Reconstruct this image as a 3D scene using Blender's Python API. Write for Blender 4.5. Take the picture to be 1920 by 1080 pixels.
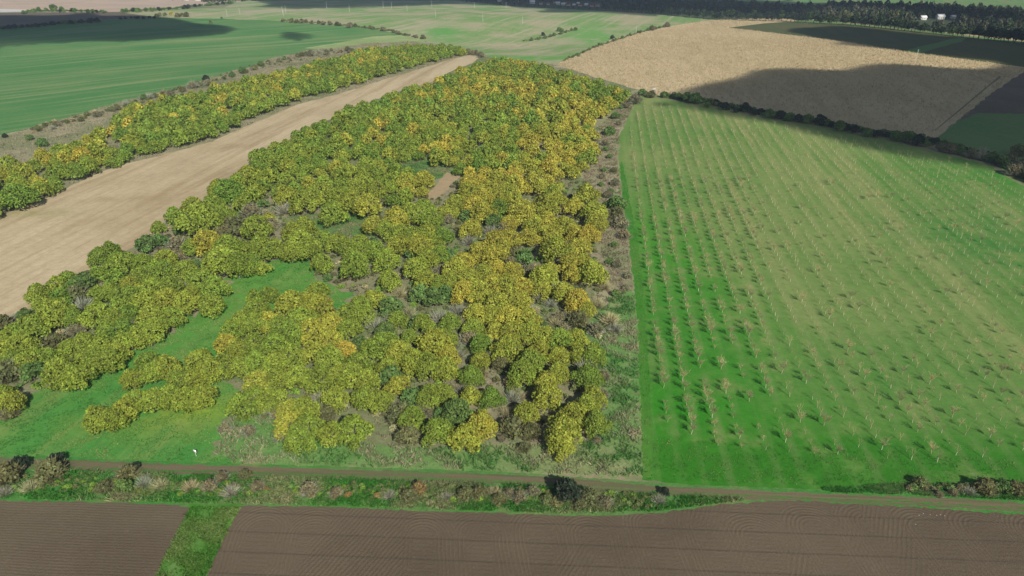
import bpy, math, random
import numpy as np
from mathutils import Vector, geometry
R = math.radians
rng = np.random.default_rng(7)
random.seed(7)
scene = bpy.context.scene
C = scene.collection
for o in list(bpy.data.objects): bpy.data.objects.remove(o)

# ------------------------------------------------------------------ camera
CAMH, PITCH, FPX = 85.0, R(26.6), 1280.0
cd = bpy.data.cameras.new('camera'); cd.sensor_width = 36; cd.lens = 36*FPX/1920
cd.clip_start = 1.0; cd.clip_end = 30000
cam = bpy.data.objects.new('camera', cd); C.objects.link(cam)
cam.location = (0, 0, CAMH); cam.rotation_euler = (math.pi/2-PITCH, 0, 0)
scene.camera = cam
# ------------------------------------------------------------------ sky, sun, exposure
SUN_EL, SUN_AZ = R(35.5), R(157)          # azimuth from +Y towards +X
S = Vector((math.sin(SUN_AZ)*math.cos(SUN_EL), math.cos(SUN_AZ)*math.cos(SUN_EL), math.sin(SUN_EL)))
w = bpy.data.worlds.new('World'); scene.world = w; w.use_nodes = True
nt = w.node_tree; bgn = nt.nodes['Background']
sky = nt.nodes.new('ShaderNodeTexSky'); sky.sky_type = 'NISHITA'; sky.sun_disc = False
sky.sun_elevation = SUN_EL; sky.sun_rotation = SUN_AZ; sky.air_density = 1.2; sky.dust_density = 1.0
nt.links.new(sky.outputs[0], bgn.inputs[0]); bgn.inputs[1].default_value = 0.062
sl = bpy.data.lights.new('sun', 'SUN'); sl.energy = 4.8; sl.angle = R(0.5); sl.color = (1, 0.95, 0.85)
sun = bpy.data.objects.new('sun', sl); C.objects.link(sun)
sun.rotation_euler = (-S).to_track_quat('-Z', 'Y').to_euler()
scene.view_settings.view_transform = 'Standard'; scene.view_settings.look = 'None'
scene.view_settings.exposure = 0.12; scene.view_settings.gamma = 1
scene.render.engine = 'CYCLES'
scene.cycles.max_bounces = 5; scene.cycles.transparent_max_bounces = 8

# ------------------------------------------------------------------ terrain
BUMPS = [(190, 480, 8, 150, 150), (40, 760, -9, 170, 110), (-60, 430, 3, 90, 160), (330, 640, 5, 160, 150),
         (-260, 420, -2, 120, 120), (-500, 950, 6, 260, 160), (250, 1350, -10, 500, 160)]
def H(x, y):
    x = np.asarray(x, float); y = np.asarray(y, float); z = np.zeros(np.broadcast(x, y).shape)
    for bx, by, a, sx, sy in BUMPS:
        z = z + a*np.exp(-((x-bx)/sx)**2/2-((y-by)/sy)**2/2)
    r = np.hypot(x, y)
    z = z + np.clip((r-150)/300, 0, 1)*0.7*(np.sin(x/41+y/67)+np.sin(y/53-x/80+2))
    z = z + np.clip((r-1500)/3500, 0, 1.6)**1.3*170*(0.8+0.35*np.sin(x/900+1)+0.2*np.sin(x/370+y/800))
    return z
def hit(px, py, dz=0.0):
    px = np.asarray(px, float); py = np.asarray(py, float)
    u = px-960; v = 540-py
    dx = u; dy = FPX*math.cos(PITCH)+v*math.sin(PITCH); dn = FPX*math.sin(PITCH)-v*math.cos(PITCH)
    t = (CAMH-dz)/dn
    for _ in range(25):
        t = 0.5*t+0.5*(CAMH-H(t*dx, t*dy)-dz)/dn
    return t*dx, t*dy
def proj(x, y, z):
    yy = y*math.cos(PITCH)-(z-CAMH)*math.sin(PITCH); up = y*math.sin(PITCH)+(z-CAMH)*math.cos(PITCH)
    return 960+FPX*x/yy, 540-FPX*up/yy
def inpoly(px, py, poly):
    px = np.asarray(px, float); py = np.asarray(py, float); PA = np.array(poly); full = np.zeros(px.shape, bool)
    box_ = (px >= PA[:, 0].min()) & (px <= PA[:, 0].max()) & (py >= PA[:, 1].min()) & (py <= PA[:, 1].max())
    if not box_.any(): return full
    shp = px.shape; px, py = px[box_], py[box_]; c = np.zeros(px.shape, bool)
    n = len(poly)
    for i in range(n):
        x1, y1 = poly[i]; x2, y2 = poly[(i+1) % n]
        if y1 == y2: continue
        c ^= ((y1 > py) != (y2 > py)) & (px < (x2-x1)*(py-y1)/(y2-y1)+x1)
    full[box_] = c
    return full

# ------------------------------------------------------------------ tagging helpers
def tag(o, label=None, cat=None, group=None, kind=None):
    if label: o['label'] = label
    if cat: o['category'] = cat
    if group: o['group'] = group
    if kind: o['kind'] = kind
    return o
def link(name, data, parent=None, loc=None):
    o = bpy.data.objects.new(name, data); C.objects.link(o)
    if parent is not None: o.parent = parent
    if loc is not None: o.location = loc
    return o

# ------------------------------------------------------------------ materials
class G:
    def __init__(s, name):
        s.m = bpy.data.materials.new(name); s.m.use_nodes = True; s.t = s.m.node_tree; s.t.nodes.clear()
        s.out = s.n('ShaderNodeOutputMaterial'); s.tc = s.n('ShaderNodeNewGeometry').outputs['Position']
    def n(s, typ, **kw):
        nd = s.t.nodes.new(typ)
        for k, v in kw.items(): setattr(nd, k, v)
        return nd
    def put(s, sock, v):
        if isinstance(v, bpy.types.NodeSocket): s.t.links.new(v, sock)
        elif isinstance(v, (tuple, list)) and len(v) == 3 and sock.type == 'RGBA': sock.default_value = (*v, 1)
        else: sock.default_value = v
    def math(s, op, a, b=0.0, clamp=False):
        nd = s.n('ShaderNodeMath', operation=op, use_clamp=clamp); s.put(nd.inputs[0], a); s.put(nd.inputs[1], b); return nd.outputs[0]
    def coords(s, rot=0.0, sx=1.0, sy=1.0):
        # world position turned by rot (degrees) so that +Y runs along that bearing, then scaled
        a = s.n('ShaderNodeVectorRotate', rotation_type='Z_AXIS'); s.put(a.inputs['Vector'], s.tc); a.inputs['Angle'].default_value = R(rot)
        b = s.n('ShaderNodeVectorMath', operation='MULTIPLY'); s.put(b.inputs[0], a.outputs[0]); b.inputs[1].default_value = (sx, sy, 1)
        return b.outputs[0]
    def noise(s, scale, vec=None, detail=3, rough=0.55, dist=0.0):
        nd = s.n('ShaderNodeTexNoise'); s.put(nd.inputs['Vector'], vec if vec is not None else s.tc)
        nd.inputs['Scale'].default_value = scale; nd.inputs['Detail'].default_value = detail
        nd.inputs['Roughness'].default_value = rough; nd.inputs['Distortion'].default_value = dist
        return nd.outputs[0]
    def ramp(s, v, lo, hi):
        nd = s.n('ShaderNodeMapRange', interpolation_type='SMOOTHSTEP'); s.put(nd.inputs[0], v)
        nd.inputs[1].default_value = lo; nd.inputs[2].default_value = hi; return nd.outputs[0]
    def mix(s, f, a, b, mode='MIX'):
        nd = s.n('ShaderNodeMix', data_type='RGBA', blend_type=mode)
        s.put(nd.inputs[0], f); s.put(nd.inputs[6], a); s.put(nd.inputs[7], b); return nd.outputs[2]
    def sep(s, vec):
        nd = s.n('ShaderNodeSeparateXYZ'); s.put(nd.inputs[0], vec); return nd.outputs
    def blob(s, x, y, rx, ry, soft=1.0):
        # 1 inside an ellipse of the ground, falling off
        P = s.sep(s.tc)
        a = s.math('DIVIDE', s.math('SUBTRACT', P[0], x), rx); b = s.math('DIVIDE', s.math('SUBTRACT', P[1], y), ry)
        q = s.math('ADD', s.math('MULTIPLY', a, a), s.math('MULTIPLY', b, b))
        return s.math('EXPONENT', s.math('MULTIPLY', q, -soft))
    def bump(s, h, dist=0.1, strength=0.6):
        nd = s.n('ShaderNodeBump'); s.put(nd.inputs['Height'], h); nd.inputs['Distance'].default_value = dist
        nd.inputs['Strength'].default_value = strength; return nd.outputs[0]
    def done(s, col, normal=None, rough=0.9, spec=0.15, transl=0.0):
        b = s.n('ShaderNodeBsdfPrincipled'); s.put(b.inputs['Base Color'], col); b.inputs['Roughness'].default_value = rough
        b.inputs['Specular IOR Level'].default_value = spec
        if normal is not None: s.put(b.inputs['Normal'], normal)
        o = b.outputs[0]
        if transl:
            t = s.n('ShaderNodeBsdfTranslucent'); s.put(t.inputs[0], col); m = s.n('ShaderNodeMixShader')
            m.inputs[0].default_value = transl; s.put(m.inputs[1], o); s.put(m.inputs[2], t.outputs[0]); o = m.outputs[0]
        s.put(s.out.inputs[0], o); return s.m

def wxy(px, py): a = hit(px, py); return float(a[0]), float(a[1])
def bearing(p, q):
    a = wxy(*p); b = wxy(*q); return math.degrees(math.atan2(b[0]-a[0], b[1]-a[1]))

def field_mat(name, cols, streak=None, period=None, fine=0.6, sx=0.012, big=0.006, pos=(0.4, 0.62), bumpd=0.12, blobs=(), spk=0.35, stripe=0.25, rowcol=None):
    """cols: base, second, third colours; streak: bearing of long streaks; period: row distance in metres"""
    g = G(name)
    n1 = g.noise(big*2.5, detail=5, rough=0.6)
    c = g.mix(g.ramp(n1, *pos), cols[0], cols[1])
    if streak is not None:
        v = g.coords(streak, 1.0, sx*6)
        ns = g.noise(0.12, v, 5, 0.65)
        c = g.mix(g.math('MULTIPLY', g.ramp(ns, 0.45, 0.7), 0.75), c, cols[2])
        ns2 = g.noise(0.9, g.coords(streak, 1.0, 0.05), 3, 0.6)
        c = g.mix(g.math('MULTIPLY', g.ramp(ns2, 0.5, 0.75), stripe), c, cols[2])
    else:
        c = g.mix(g.math('MULTIPLY', g.ramp(g.noise(0.09, detail=5, rough=0.65), 0.5, 0.7), 0.7), c, cols[2])
    for (x, y, rx, ry, col, amt) in blobs:
        f = g.math('MULTIPLY', g.blob(x, y, rx, ry), g.math('MULTIPLY_ADD', g.noise(0.12, detail=4), 1.0), True)
        f = g.math('MULTIPLY', g.math('MULTIPLY', g.blob(x, y, rx, ry), g.ramp(g.noise(0.11, detail=4, rough=0.6), 0.25, 0.6)), amt, True)
        c = g.mix(f, c, col)
    if period:
        P = g.sep(g.coords(streak))
        wv = g.math('SINE', g.math('MULTIPLY', P[0], 2*math.pi/period))
        f = g.math('MULTIPLY', g.ramp(wv, -0.2, 0.9), g.ramp(g.noise(0.35, g.coords(streak, 1, .2), 3), 0.3, 0.7))
        c = g.mix(g.math('MULTIPLY', f, stripe*1.6, True), c, rowcol or cols[2])
    f1 = g.noise(2.4, detail=4, rough=0.75); f2 = g.noise(0.5, detail=3, rough=0.7)
    sp = g.math('MULTIPLY_ADD', f1, spk*2.0); g.t.nodes[-1].inputs[2].default_value = 1-spk
    sp2 = g.math('MULTIPLY_ADD', f2, 0.5); g.t.nodes[-1].inputs[2].default_value = 0.75
    c = g.mix(1.0, c, g.math('MULTIPLY', sp, sp2), 'MULTIPLY')
    h = g.math('ADD', g.noise(1.6, detail=5, rough=0.8), g.math('MULTIPLY', f2, 1.5))
    return g.done(c, g.bump(h, bumpd, fine))

GR = (0.055, 0.20, 0.035); GR2 = (0.10, 0.22, 0.045)
ROWB = math.degrees(math.atan2(1133-960, FPX/math.cos(PITCH)))
def at(px, py): return wxy(px, py)
M = {}
M['base'] = field_mat('far_farmland', [(0.16, 0.20, 0.08), (0.30, 0.26, 0.16), (0.10, 0.17, 0.06)], streak=70)
M['meadow'] = field_mat('meadow_grass', [(0.065, 0.25, 0.045), (0.11, 0.27, 0.045), (0.20, 0.28, 0.075)], streak=bearing((200, 800), (560, 500)), spk=0.25, stripe=0.3,
    blobs=[(*at(300, 790), 14, 5, (0.24, 0.30, 0.05), .7), (*at(380, 765), 8, 4, (0.24, 0.34, 0.04), .8)])
M['meadow2'] = field_mat('dull_meadow', [(0.09, 0.21, 0.05), (0.15, 0.22, 0.08), (0.20, 0.21, 0.10)], spk=.35)
M['rough'] = field_mat('rough_grass', [(0.13, 0.27, 0.07), (0.22, 0.27, 0.11), (0.30, 0.30, 0.15)], spk=0.5, bumpd=.3)
M['scrub'] = field_mat('scrub_floor', [(0.19, 0.22, 0.10), (0.30, 0.26, 0.17), (0.13, 0.24, 0.07)], spk=0.45, bumpd=.3)
M['dry'] = field_mat('dry_strip', [(0.30, 0.28, 0.17), (0.19, 0.22, 0.10), (0.42, 0.36, 0.24)], spk=0.45, bumpd=.3)
M['verge'] = field_mat('verge_grass', [(0.06, 0.22, 0.04), (0.13, 0.22, 0.07), (0.20, 0.22, 0.09)], spk=0.4, bumpd=.25)
M['strip'] = field_mat('green_strip', [(0.05, 0.205, 0.025), (0.09, 0.21, 0.03), (0.15, 0.24, 0.07)], streak=0, spk=0.3)
X1, Y1 = at(1250, 520)
M['orchard'] = field_mat('orchard_grass', [(0.115, 0.225, 0.048), (0.17, 0.25, 0.07), (0.27, 0.29, 0.11)], streak=ROWB, sx=0.006, period=4.38, stripe=0.11, spk=0.3,
    rowcol=(0.30, 0.29, 0.15),
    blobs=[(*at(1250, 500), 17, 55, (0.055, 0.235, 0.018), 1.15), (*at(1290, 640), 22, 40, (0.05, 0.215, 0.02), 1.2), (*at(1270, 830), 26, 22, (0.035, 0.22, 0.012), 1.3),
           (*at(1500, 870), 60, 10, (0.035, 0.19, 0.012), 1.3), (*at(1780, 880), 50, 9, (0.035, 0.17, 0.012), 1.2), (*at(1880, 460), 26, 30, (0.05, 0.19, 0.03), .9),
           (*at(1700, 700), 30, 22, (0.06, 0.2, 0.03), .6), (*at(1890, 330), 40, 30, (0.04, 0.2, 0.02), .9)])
M['edge'] = field_mat('orchard_border', [(0.05, 0.20, 0.02), (0.08, 0.22, 0.03), (0.14, 0.24, 0.05)], streak=ROWB, sx=.006, spk=0.2)
SB = bearing((60, 500), (700, 170))
M['stubble'] = field_mat('stubble', [(0.54, 0.44, 0.28), (0.45, 0.36, 0.22), (0.33, 0.24, 0.13)], streak=SB, sx=0.01, spk=0.24, stripe=0.5, fine=.5,
    blobs=[(*at(440, 330), 6, 10, (0.26, 0.2, 0.11), .8), (*at(60, 400), 16, 5, (0.3, 0.28, 0.12), .7), (*at(250, 372), 20, 4, (0.34, 0.26, 0.14), .6), (*at(430, 275), 12, 6, (0.34, 0.25, 0.14), .6)])
M['green'] = field_mat('green_crop', [(0.065, 0.205, 0.055), (0.11, 0.23, 0.07), (0.25, 0.30, 0.13)], streak=bearing((0, 125), (380, 92)), sx=0.004, spk=0.12, stripe=0.2, fine=.3, big=.004)
VB = bearing((800, 90), (960, 42))
M['valley'] = field_mat('valley_field', [(0.17, 0.30, 0.085), (0.36, 0.34, 0.20), (0.44, 0.39, 0.27)], streak=VB, sx=0.006, spk=0.15, stripe=0.45, fine=.3, pos=(.42, .62),
    blobs=[(*at(830, 62), 22, 60, (0.10, 0.32, 0.06), 1.1), (*at(1120, 72), 30, 90, (0.13, 0.34, 0.07), 1.2), (*at(960, 108), 60, 25, (0.12, 0.32, 0.06), 1.1), (*at(960, 85), 50, 30, (0.46, 0.39, 0.26), 1.)])
M['corn'] = field_mat('dry_maize', [(0.60, 0.48, 0.29), (0.54, 0.43, 0.25), (0.44, 0.35, 0.19)], streak=bearing((1300, 180), (1250, 60)), sx=.02, spk=0.45, fine=.9, bumpd=.5, stripe=.25)
M['vine'] = field_mat('dark_vineyard', [(0.065, 0.10, 0.03), (0.09, 0.10, 0.035), (0.13, 0.11, 0.05)], streak=bearing((1600, 90), (1520, 50)), period=4.0, spk=0.4, stripe=.4)
M['track'] = field_mat('grass_track', [(0.10, 0.22, 0.06), (0.13, 0.22, 0.07), (0.16, 0.22, 0.09)], spk=.3)
M['darkearth'] = field_mat('dark_earth', [(0.16, 0.13, 0.10), (0.13, 0.11, 0.08), (0.18, 0.15, 0.11)], spk=.2)
M['pink'] = field_mat('far_bare_field', [(0.50, 0.38, 0.29), (0.42, 0.33, 0.25), (0.56, 0.44, 0.34)], streak=80, sx=.004, spk=.1)
M['wood_floor'] = field_mat('wood_floor', [(0.05, 0.07, 0.03), (0.06, 0.08, 0.04), (0.09, 0.10, 0.05)], spk=.3)
M['hillvine'] = field_mat('hill_vineyard', [(0.09, 0.24, 0.07), (0.16, 0.25, 0.09), (0.22, 0.24, 0.10)], streak=20, period=14, stripe=.35, spk=.2)
M['white'] = field_mat('pale_chalk_field', [(0.62, 0.60, 0.56), (0.55, 0.53, 0.50), (0.6, 0.6, 0.6)], spk=.05)
M['track2'] = field_mat('bare_track', [(0.25, 0.20, 0.12), (0.2, 0.18, 0.1), (0.16, 0.17, 0.08)])
M['sand'] = field_mat('sandy_soil', [(0.42, 0.32, 0.19), (0.36, 0.27, 0.16), (0.30, 0.25, 0.14)], streak=25, spk=.25)
M['pale'] = field_mat('young_vineyard', [(0.34, 0.40, 0.17), (0.26, 0.34, 0.13), (0.42, 0.42, 0.22)], streak=bearing((600, 88), (740, 70)), period=6, stripe=.5, spk=.2, rowcol=(0.12, 0.28, 0.07))

# dirt road: two bare wheel tracks either side of a greener middle
def road_mat():
    g = G('dirt_road')
    v = g.coords(bearing((200, 875), (1100, 912)), 1.0, 0.04)
    n = g.noise(0.9, v, 5, 0.6)
    c = g.mix(g.ramp(n, 0.42, 0.62), (0.165, 0.135, 0.08), (0.12, 0.13, 0.06))
    c = g.mix(g.ramp(g.noise(0.5, v, 4, 0.6), 0.56, 0.7), c, (0.10, 0.17, 0.05))
    c = g.mix(1.0, c, g.math('MULTIPLY_ADD', g.noise(3, detail=4), 0.5), 'MULTIPLY'); g.t.nodes[-2].inputs[2].default_value = 0.75
    for nd in g.t.nodes:
        if nd.type == 'MATH' and nd.operation == 'MULTIPLY_ADD': nd.inputs[2].default_value = 0.75
    return g.done(c, g.bump(g.noise(2.0, v, 4), .15, .6))
M['road'] = road_mat()
M['median'] = field_mat('road_median', [(0.08, 0.17, 0.04), (0.13, 0.17, 0.06), (0.07, 0.19, 0.04)], spk=.35)

# ploughed soil with turning arcs at the headland
def plough_mat(arcs):
    g = G('ploughed_soil')
    P = g.sep(g.tc); X, Y = P[0], P[1]
    n1 = g.noise(0.03, detail=5, rough=.6)
    c = g.mix(g.ramp(n1, .35, .65), (0.112, 0.085, 0.056), (0.145, 0.112, 0.075))
    # a little distortion so that no line is perfectly straight
    wob = g.math('MULTIPLY', g.math('SUBTRACT', g.noise(0.08, detail=2), 0.5), 1.6)
    if arcs:
        W = 9.0
        y0 = at(900, 1010)[1]
        lean = g.math('MULTIPLY', g.math('SUBTRACT', Y, y0), 0.10)
        U = g.math('ADD', g.math('ADD', X, wob), lean)
        cell = g.math('FLOOR', g.math('DIVIDE', U, W))
        rn = g.n('ShaderNodeTexWhiteNoise', noise_dimensions='1D'); g.put(rn.inputs['W'], cell); rv = rn.outputs[0]
        u = g.math('SUBTRACT', g.math('SUBTRACT', U, g.math('MULTIPLY', cell, W)), g.math('MULTIPLY_ADD', rv, 2.0)); g.t.nodes[-2]
        for nd in g.t.nodes:
            if nd.type == 'MATH' and nd.operation == 'MULTIPLY_ADD': nd.inputs[2].default_value = 3.5
        v = g.math('SUBTRACT', g.math('SUBTRACT', Y, y0), g.math('MULTIPLY', rv, 3.0))
        vv = g.math('MAXIMUM', v, 0.0)
        r = g.math('SQRT', g.math('ADD', g.math('MULTIPLY', u, u), g.math('MULTIPLY', vv, vv)))
        ring = g.math('SINE', g.math('MULTIPLY', r, 2*math.pi/0.62))
        # second pass of the plough, crossing the first at a slant
        d = g.math('ADD', g.math('ADD', g.math('MULTIPLY', X, 0.86), g.math('MULTIPLY', Y, -0.45)), wob)
        diag = g.math('SINE', g.math('MULTIPLY', d, 2*math.pi/0.66))
        hor = g.math('SINE', g.math('MULTIPLY', g.math('ADD', g.math('MULTIPLY', X, 0.045), g.math('ADD', Y, g.math('MULTIPLY', wob, .4))), 2*math.pi/0.8))
        m1 = g.ramp(g.noise(0.07, g.coords(8, 1, .35), 2), .50, .60)
        edge = g.math('SUBTRACT', g.ramp(r, 1.0, 3.0), g.ramp(r, 5.2, 6.6), True)
        m2 = g.ramp(g.noise(0.11, g.coords(0, .5, 1), 2), .47, .57)
        h0 = g.math('ADD', g.math('MULTIPLY', ring, edge), g.math('MULTIPLY', hor, g.math('MULTIPLY', g.math('SUBTRACT', 1.0, edge), .45)))
        a = g.n('ShaderNodeMix', data_type='FLOAT'); g.put(a.inputs[0], m1); g.put(a.inputs[2], h0); g.put(a.inputs[3], diag)
        h = a.outputs[0]
        tracks = g.math('SINE', g.math('MULTIPLY', g.math('ADD', Y, g.math('MULTIPLY', X, .05)), 2*math.pi/4.1))
        c = g.mix(g.math('MULTIPLY', g.ramp(tracks, .93, 1.0), .5), c, (0.075, 0.058, 0.043))
    else:
        h = g.math('SINE', g.math('MULTIPLY', g.math('ADD', g.math('MULTIPLY', X, 0.05), g.math('ADD', Y, g.math('MULTIPLY', wob, .5))), 2*math.pi/0.55))
        c = g.mix(g.math('MULTIPLY', g.ramp(g.noise(0.05, g.coords(85, 1, .3), 4), .45, .7), .6), c, (0.165, 0.14, 0.09))
    vis = g.ramp(g.noise(0.10, detail=5, rough=.7), .36, .62)
    f = g.math('MULTIPLY', g.ramp(h, .1, 1.0), vis)
    c = g.mix(g.math('MULTIPLY', f,   .24 if arcs else .08), c, (0.22, 0.175, 0.11))       # straw raked into the furrows
    c = g.mix(g.math('MULTIPLY', g.ramp(g.noise(5, detail=3, rough=.8), .5, .75), .35), c, (0.05, 0.038, 0.028))
    c = g.mix(g.math('MULTIPLY', g.ramp(g.noise(1.1, detail=5, rough=.8), .52, .72), .3), c, (0.20, 0.165, 0.11))
    return g.done(c, g.bump(g.math('ADD', g.math('MULTIPLY', h, .15 if arcs else .10), g.math('MULTIPLY', g.noise(2.5, detail=4, rough=.8), 1.2)), .12, .8))
M['plough'] = plough_mat(True); M['plough2'] = plough_mat(False)

# ------------------------------------------------------------------ the fields, traced on the ground
FAR = -70
regions = [
 # name, material, pixel outline (later ones win)
 ('bare_field', 'pink', [(-400, 24), (-400, FAR), (480, FAR), (480, 0), (400, 8), (300, 20), (225, 22), (100, 23), (0, 22)]),
 ('farm_field', 'darkearth', [(-700, 60), (-500, 30), (0, 24), (200, 23), (300, 21), (370, 26), (340, 30), (185, 38), (0, 52)]),
 ('valley_field', 'valley', [(225, 23), (420, 14), (480, -10), (900, -20), (960, 10), (1200, 22), (1400, 34), (1480, 38), (1330, 60), (1045, 150), (900, 140), (600, 80), (310, 34)]),
 ('hillside', 'hillvine', [(1230, -4), (1500, 12), (1700, 16), (1920, 26), (2500, 50), (2500, FAR), (1230, FAR)]),
 ('wood_floor', 'wood_floor', [(320, -2), (470, -1), (860, 1), (960, 12), (1200, 24), (1330, 36), (1500, 42), (1700, 60), (1830, 74), (1920, 84), (2300, 130), (2300, 60), (1920, 22), (1700, 14), (1500, 9), (1230, -8), (900, -30), (340, -20)]),
 ('green_field', 'green', [(-900, 90), (-300, 66), (0, 52), (110, 46), (185, 39), (300, 33), (400, 35), (500, 38), (600, 45), (690, 53), (745, 62), (800, 78), (640, 110), (300, 250), (0, 330), (-600, 500), (-1200, 500)]),
 ('young_vineyard', 'pale', [(570, 90), (640, 79), (700, 68), (750, 66), (800, 76), (780, 90), (700, 95), (640, 97)]),
 ('dry_grass', 'dry', [(-600, 440), (-300, 330), (0, 256), (60, 240), (150, 213), (270, 178), (340, 164), (400, 145), (470, 125), (520, 108), (570, 95), (640, 88), (700, 80), (780, 78), (850, 88), (915, 107), (860, 160), (500, 300), (0, 480), (-600, 700)]),
 ('scrub_ground', 'scrub', [(-500, 700), (0, 590), (60, 540), (250, 440), (450, 270), (860, 120), (905, 107), (930, 107), (1045, 122), (1120, 143), (1190, 163), (1200, 185), (1170, 260), (1190, 500), (1200, 880), (450, 870), (-500, 870)]),
 ('maize_field', 'corn', [(1045, 121), (1080, 103), (1150, 73), (1200, 60), (1260, 48), (1330, 38), (1420, 35), (1520, 36), (1760, 60), (2100, 90), (2200, 150), (1920, 150), (1850, 182), (1790, 230), (1755, 262), (1640, 250), (1500, 228), (1400, 208), (1300, 192), (1240, 180), (1190, 166), (1120, 146)]),
 ('field_margin', 'track', [(1500, 35), (1700, 54), (1920, 78), (2200, 108), (2200, 125), (1920, 86), (1830, 75), (1600, 50), (1490, 41)]),
 ('maize_track', 'track2', [(1874, 142), (1850, 162), (1800, 204), (1752, 244), (1754, 245), (1803, 205), (1853, 163), (1880, 143)]),
 ('pale_field', 'white', [(-200, 19), (0, 17), (48, 18), (44, 22), (0, 23), (-200, 25)]),
 ('vineyard', 'vine', [(1365, 52), (1430, 44), (1490, 40), (1600, 47), (1750, 62), (1830, 71), (1920, 82), (2200, 118), (2200, 165), (1920, 126), (1800, 110), (1700, 97), (1560, 75), (1420, 58)]),
 ('grass_track', 'track', [(1690, 96), (1780, 74), (1815, 70), (1800, 78), (1722, 100)]),
 ('bare_ground', 'darkearth', [(1790, 232), (1850, 183), (1922, 132), (2250, 175), (2250, 260), (1920, 215)]),
 ('green_field', 'track', [(1753, 262), (1795, 229), (1830, 212), (1920, 214), (2300, 262), (2300, 460), (1920, 340), (1850, 300)]),
 ('stubble_field', 'stubble', [(-500, 560), (-200, 478), (0, 405), (90, 370), (160, 335), (230, 308), (300, 292), (400, 265), (480, 228), (560, 195), (640, 175), (720, 150), (800, 125), (850, 110), (880, 103), (905, 106), (885, 118), (840, 136), (815, 152), (730, 178), (650, 208), (600, 230), (540, 264), (480, 292), (475, 325), (410, 350), (395, 372), (330, 398), (290, 430), (250, 465), (190, 490), (150, 517), (70, 558), (50, 592), (0, 612), (-200, 700), (-500, 820)]),
 ('dry_grass', 'dry', [(1192, 168), (1215, 178), (1180, 215), (1162, 250), (1158, 300), (1166, 370), (1178, 450), (1188, 540), (1150, 600), (1110, 600), (1130, 480), (1090, 350), (1110, 250), (1130, 205), (1165, 190)]),
 ('rough_grass', 'rough', [(420, 885), (400, 845), (425, 790), (500, 770), (620, 830), (800, 840), (1100, 830), (1130, 720), (1100, 620), (1140, 560), (1190, 540), (1196, 640), (1201, 760), (1206, 895), (1000, 888), (700, 882)]),
 ('meadow', 'meadow', [(-500, 880), (-500, 830), (-60, 815), (20, 772), (60, 735), (100, 720), (180, 695), (230, 662), (290, 650), (345, 600), (410, 565), (425, 515), (480, 500), (540, 482), (590, 488), (600, 530), (660, 545), (640, 590), (590, 560), (545, 570), (470, 610), (430, 640), (420, 700), (445, 740), (430, 775), (402, 820), (400, 850), (450, 866), (450, 880)]),
 ('meadow', 'meadow2', [(540, 408), (620, 393), (706, 408), (690, 440), (640, 456), (600, 446)]),
 ('meadow', 'meadow', [(742, 298), (790, 293), (848, 306), (845, 326), (812, 345), (742, 345), (700, 380), (690, 360), (730, 335)]),
 ('meadow', 'meadow2', [(742, 302), (790, 297), (845, 308), (843, 324), (810, 342), (744, 343)]),
 ('sandy_patch', 'sand', [(838, 324), (864, 330), (850, 342), (822, 376), (798, 372), (812, 352)]),
 ('orchard_grass', 'orchard', [(1200, 178), (1240, 186), (1330, 200), (1430, 221), (1560, 242), (1650, 260), (1740, 282), (1850, 308), (1920, 350), (2150, 450), (2400, 640), (2500, 950), (1920, 933), (1700, 924), (1500, 917), (1300, 911), (1206, 898), (1203, 800), (1197, 640), (1190, 540), (1180, 450), (1167, 370), (1160, 300), (1162, 255), (1180, 215)]),
 ('orchard_border', 'edge', [(1167, 370), (1162, 300), (1166, 300), (1180, 370), (1196, 450), (1206, 540), (1214, 640), (1222, 800), (1226, 860), (1222, 895), (1206, 898), (1203, 800), (1197, 640), (1190, 540), (1180, 450)]),
 ('verge', 'verge', [(-500, 866), (0, 853), (120, 856), (400, 868), (640, 875), (960, 885), (1150, 899), (1250, 907), (1500, 917), (1700, 921), (1920, 920), (2500, 940), (2500, 1000), (1920, 968), (1400, 950), (1300, 962), (1060, 975), (400, 960), (-500, 950)]),
 ('dirt_road', 'road', [(-500, 850), (0, 859), (120, 862), (250, 867), (400, 873), (500, 876), (640, 880), (800, 885), (960, 890), (1060, 896), (1150, 904), (1250, 912), (1400, 919), (1550, 926), (1700, 931), (1800, 935), (1920, 943), (2500, 978), (2500, 1000), (1920, 961), (1700, 947), (1500, 938), (1400, 936), (1250, 928), (1150, 921), (1060, 913), (960, 907), (800, 902), (640, 897), (500, 893), (400, 891), (250, 886), (120, 880), (0, 876), (-500, 866)]),
 ('road_median', 'median', [(-500, 859), (0, 869), (250, 879), (500, 886), (800, 895), (960, 900), (1150, 914), (1250, 921), (1400, 928), (1700, 940), (1920, 953), (2500, 988), (2500, 991), (1920, 956), (1700, 943), (1400, 931), (1250, 924), (1150, 917), (960, 904), (800, 899), (500, 890), (250, 882), (0, 871), (-500, 861)]),
 ('green_strip', 'strip', [(350, 950), (356, 944), (454, 944), (460, 950), (340, 1300), (140, 1300)]),
 ('ploughed_field', 'plough2', [(-900, 960), (-400, 940), (0, 939), (120, 940), (250, 943), (330, 947), (357, 953), (338, 990), (287, 1090), (210, 1250), (-900, 1250)]),
 ('ploughed_field', 'plough', [(452, 948), (480, 947), (640, 951), (800, 958), (960, 963), (1060, 967), (1150, 967), (1230, 962), (1300, 953), (1350, 945), (1420, 941), (1480, 938), (1560, 942), (1680, 949), (1800, 957), (1920, 965), (2500, 1005), (2600, 1300), (310, 1300), (385, 1082), (430, 988)]),
]
verts, edges, polys_w = [], [], []
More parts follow.
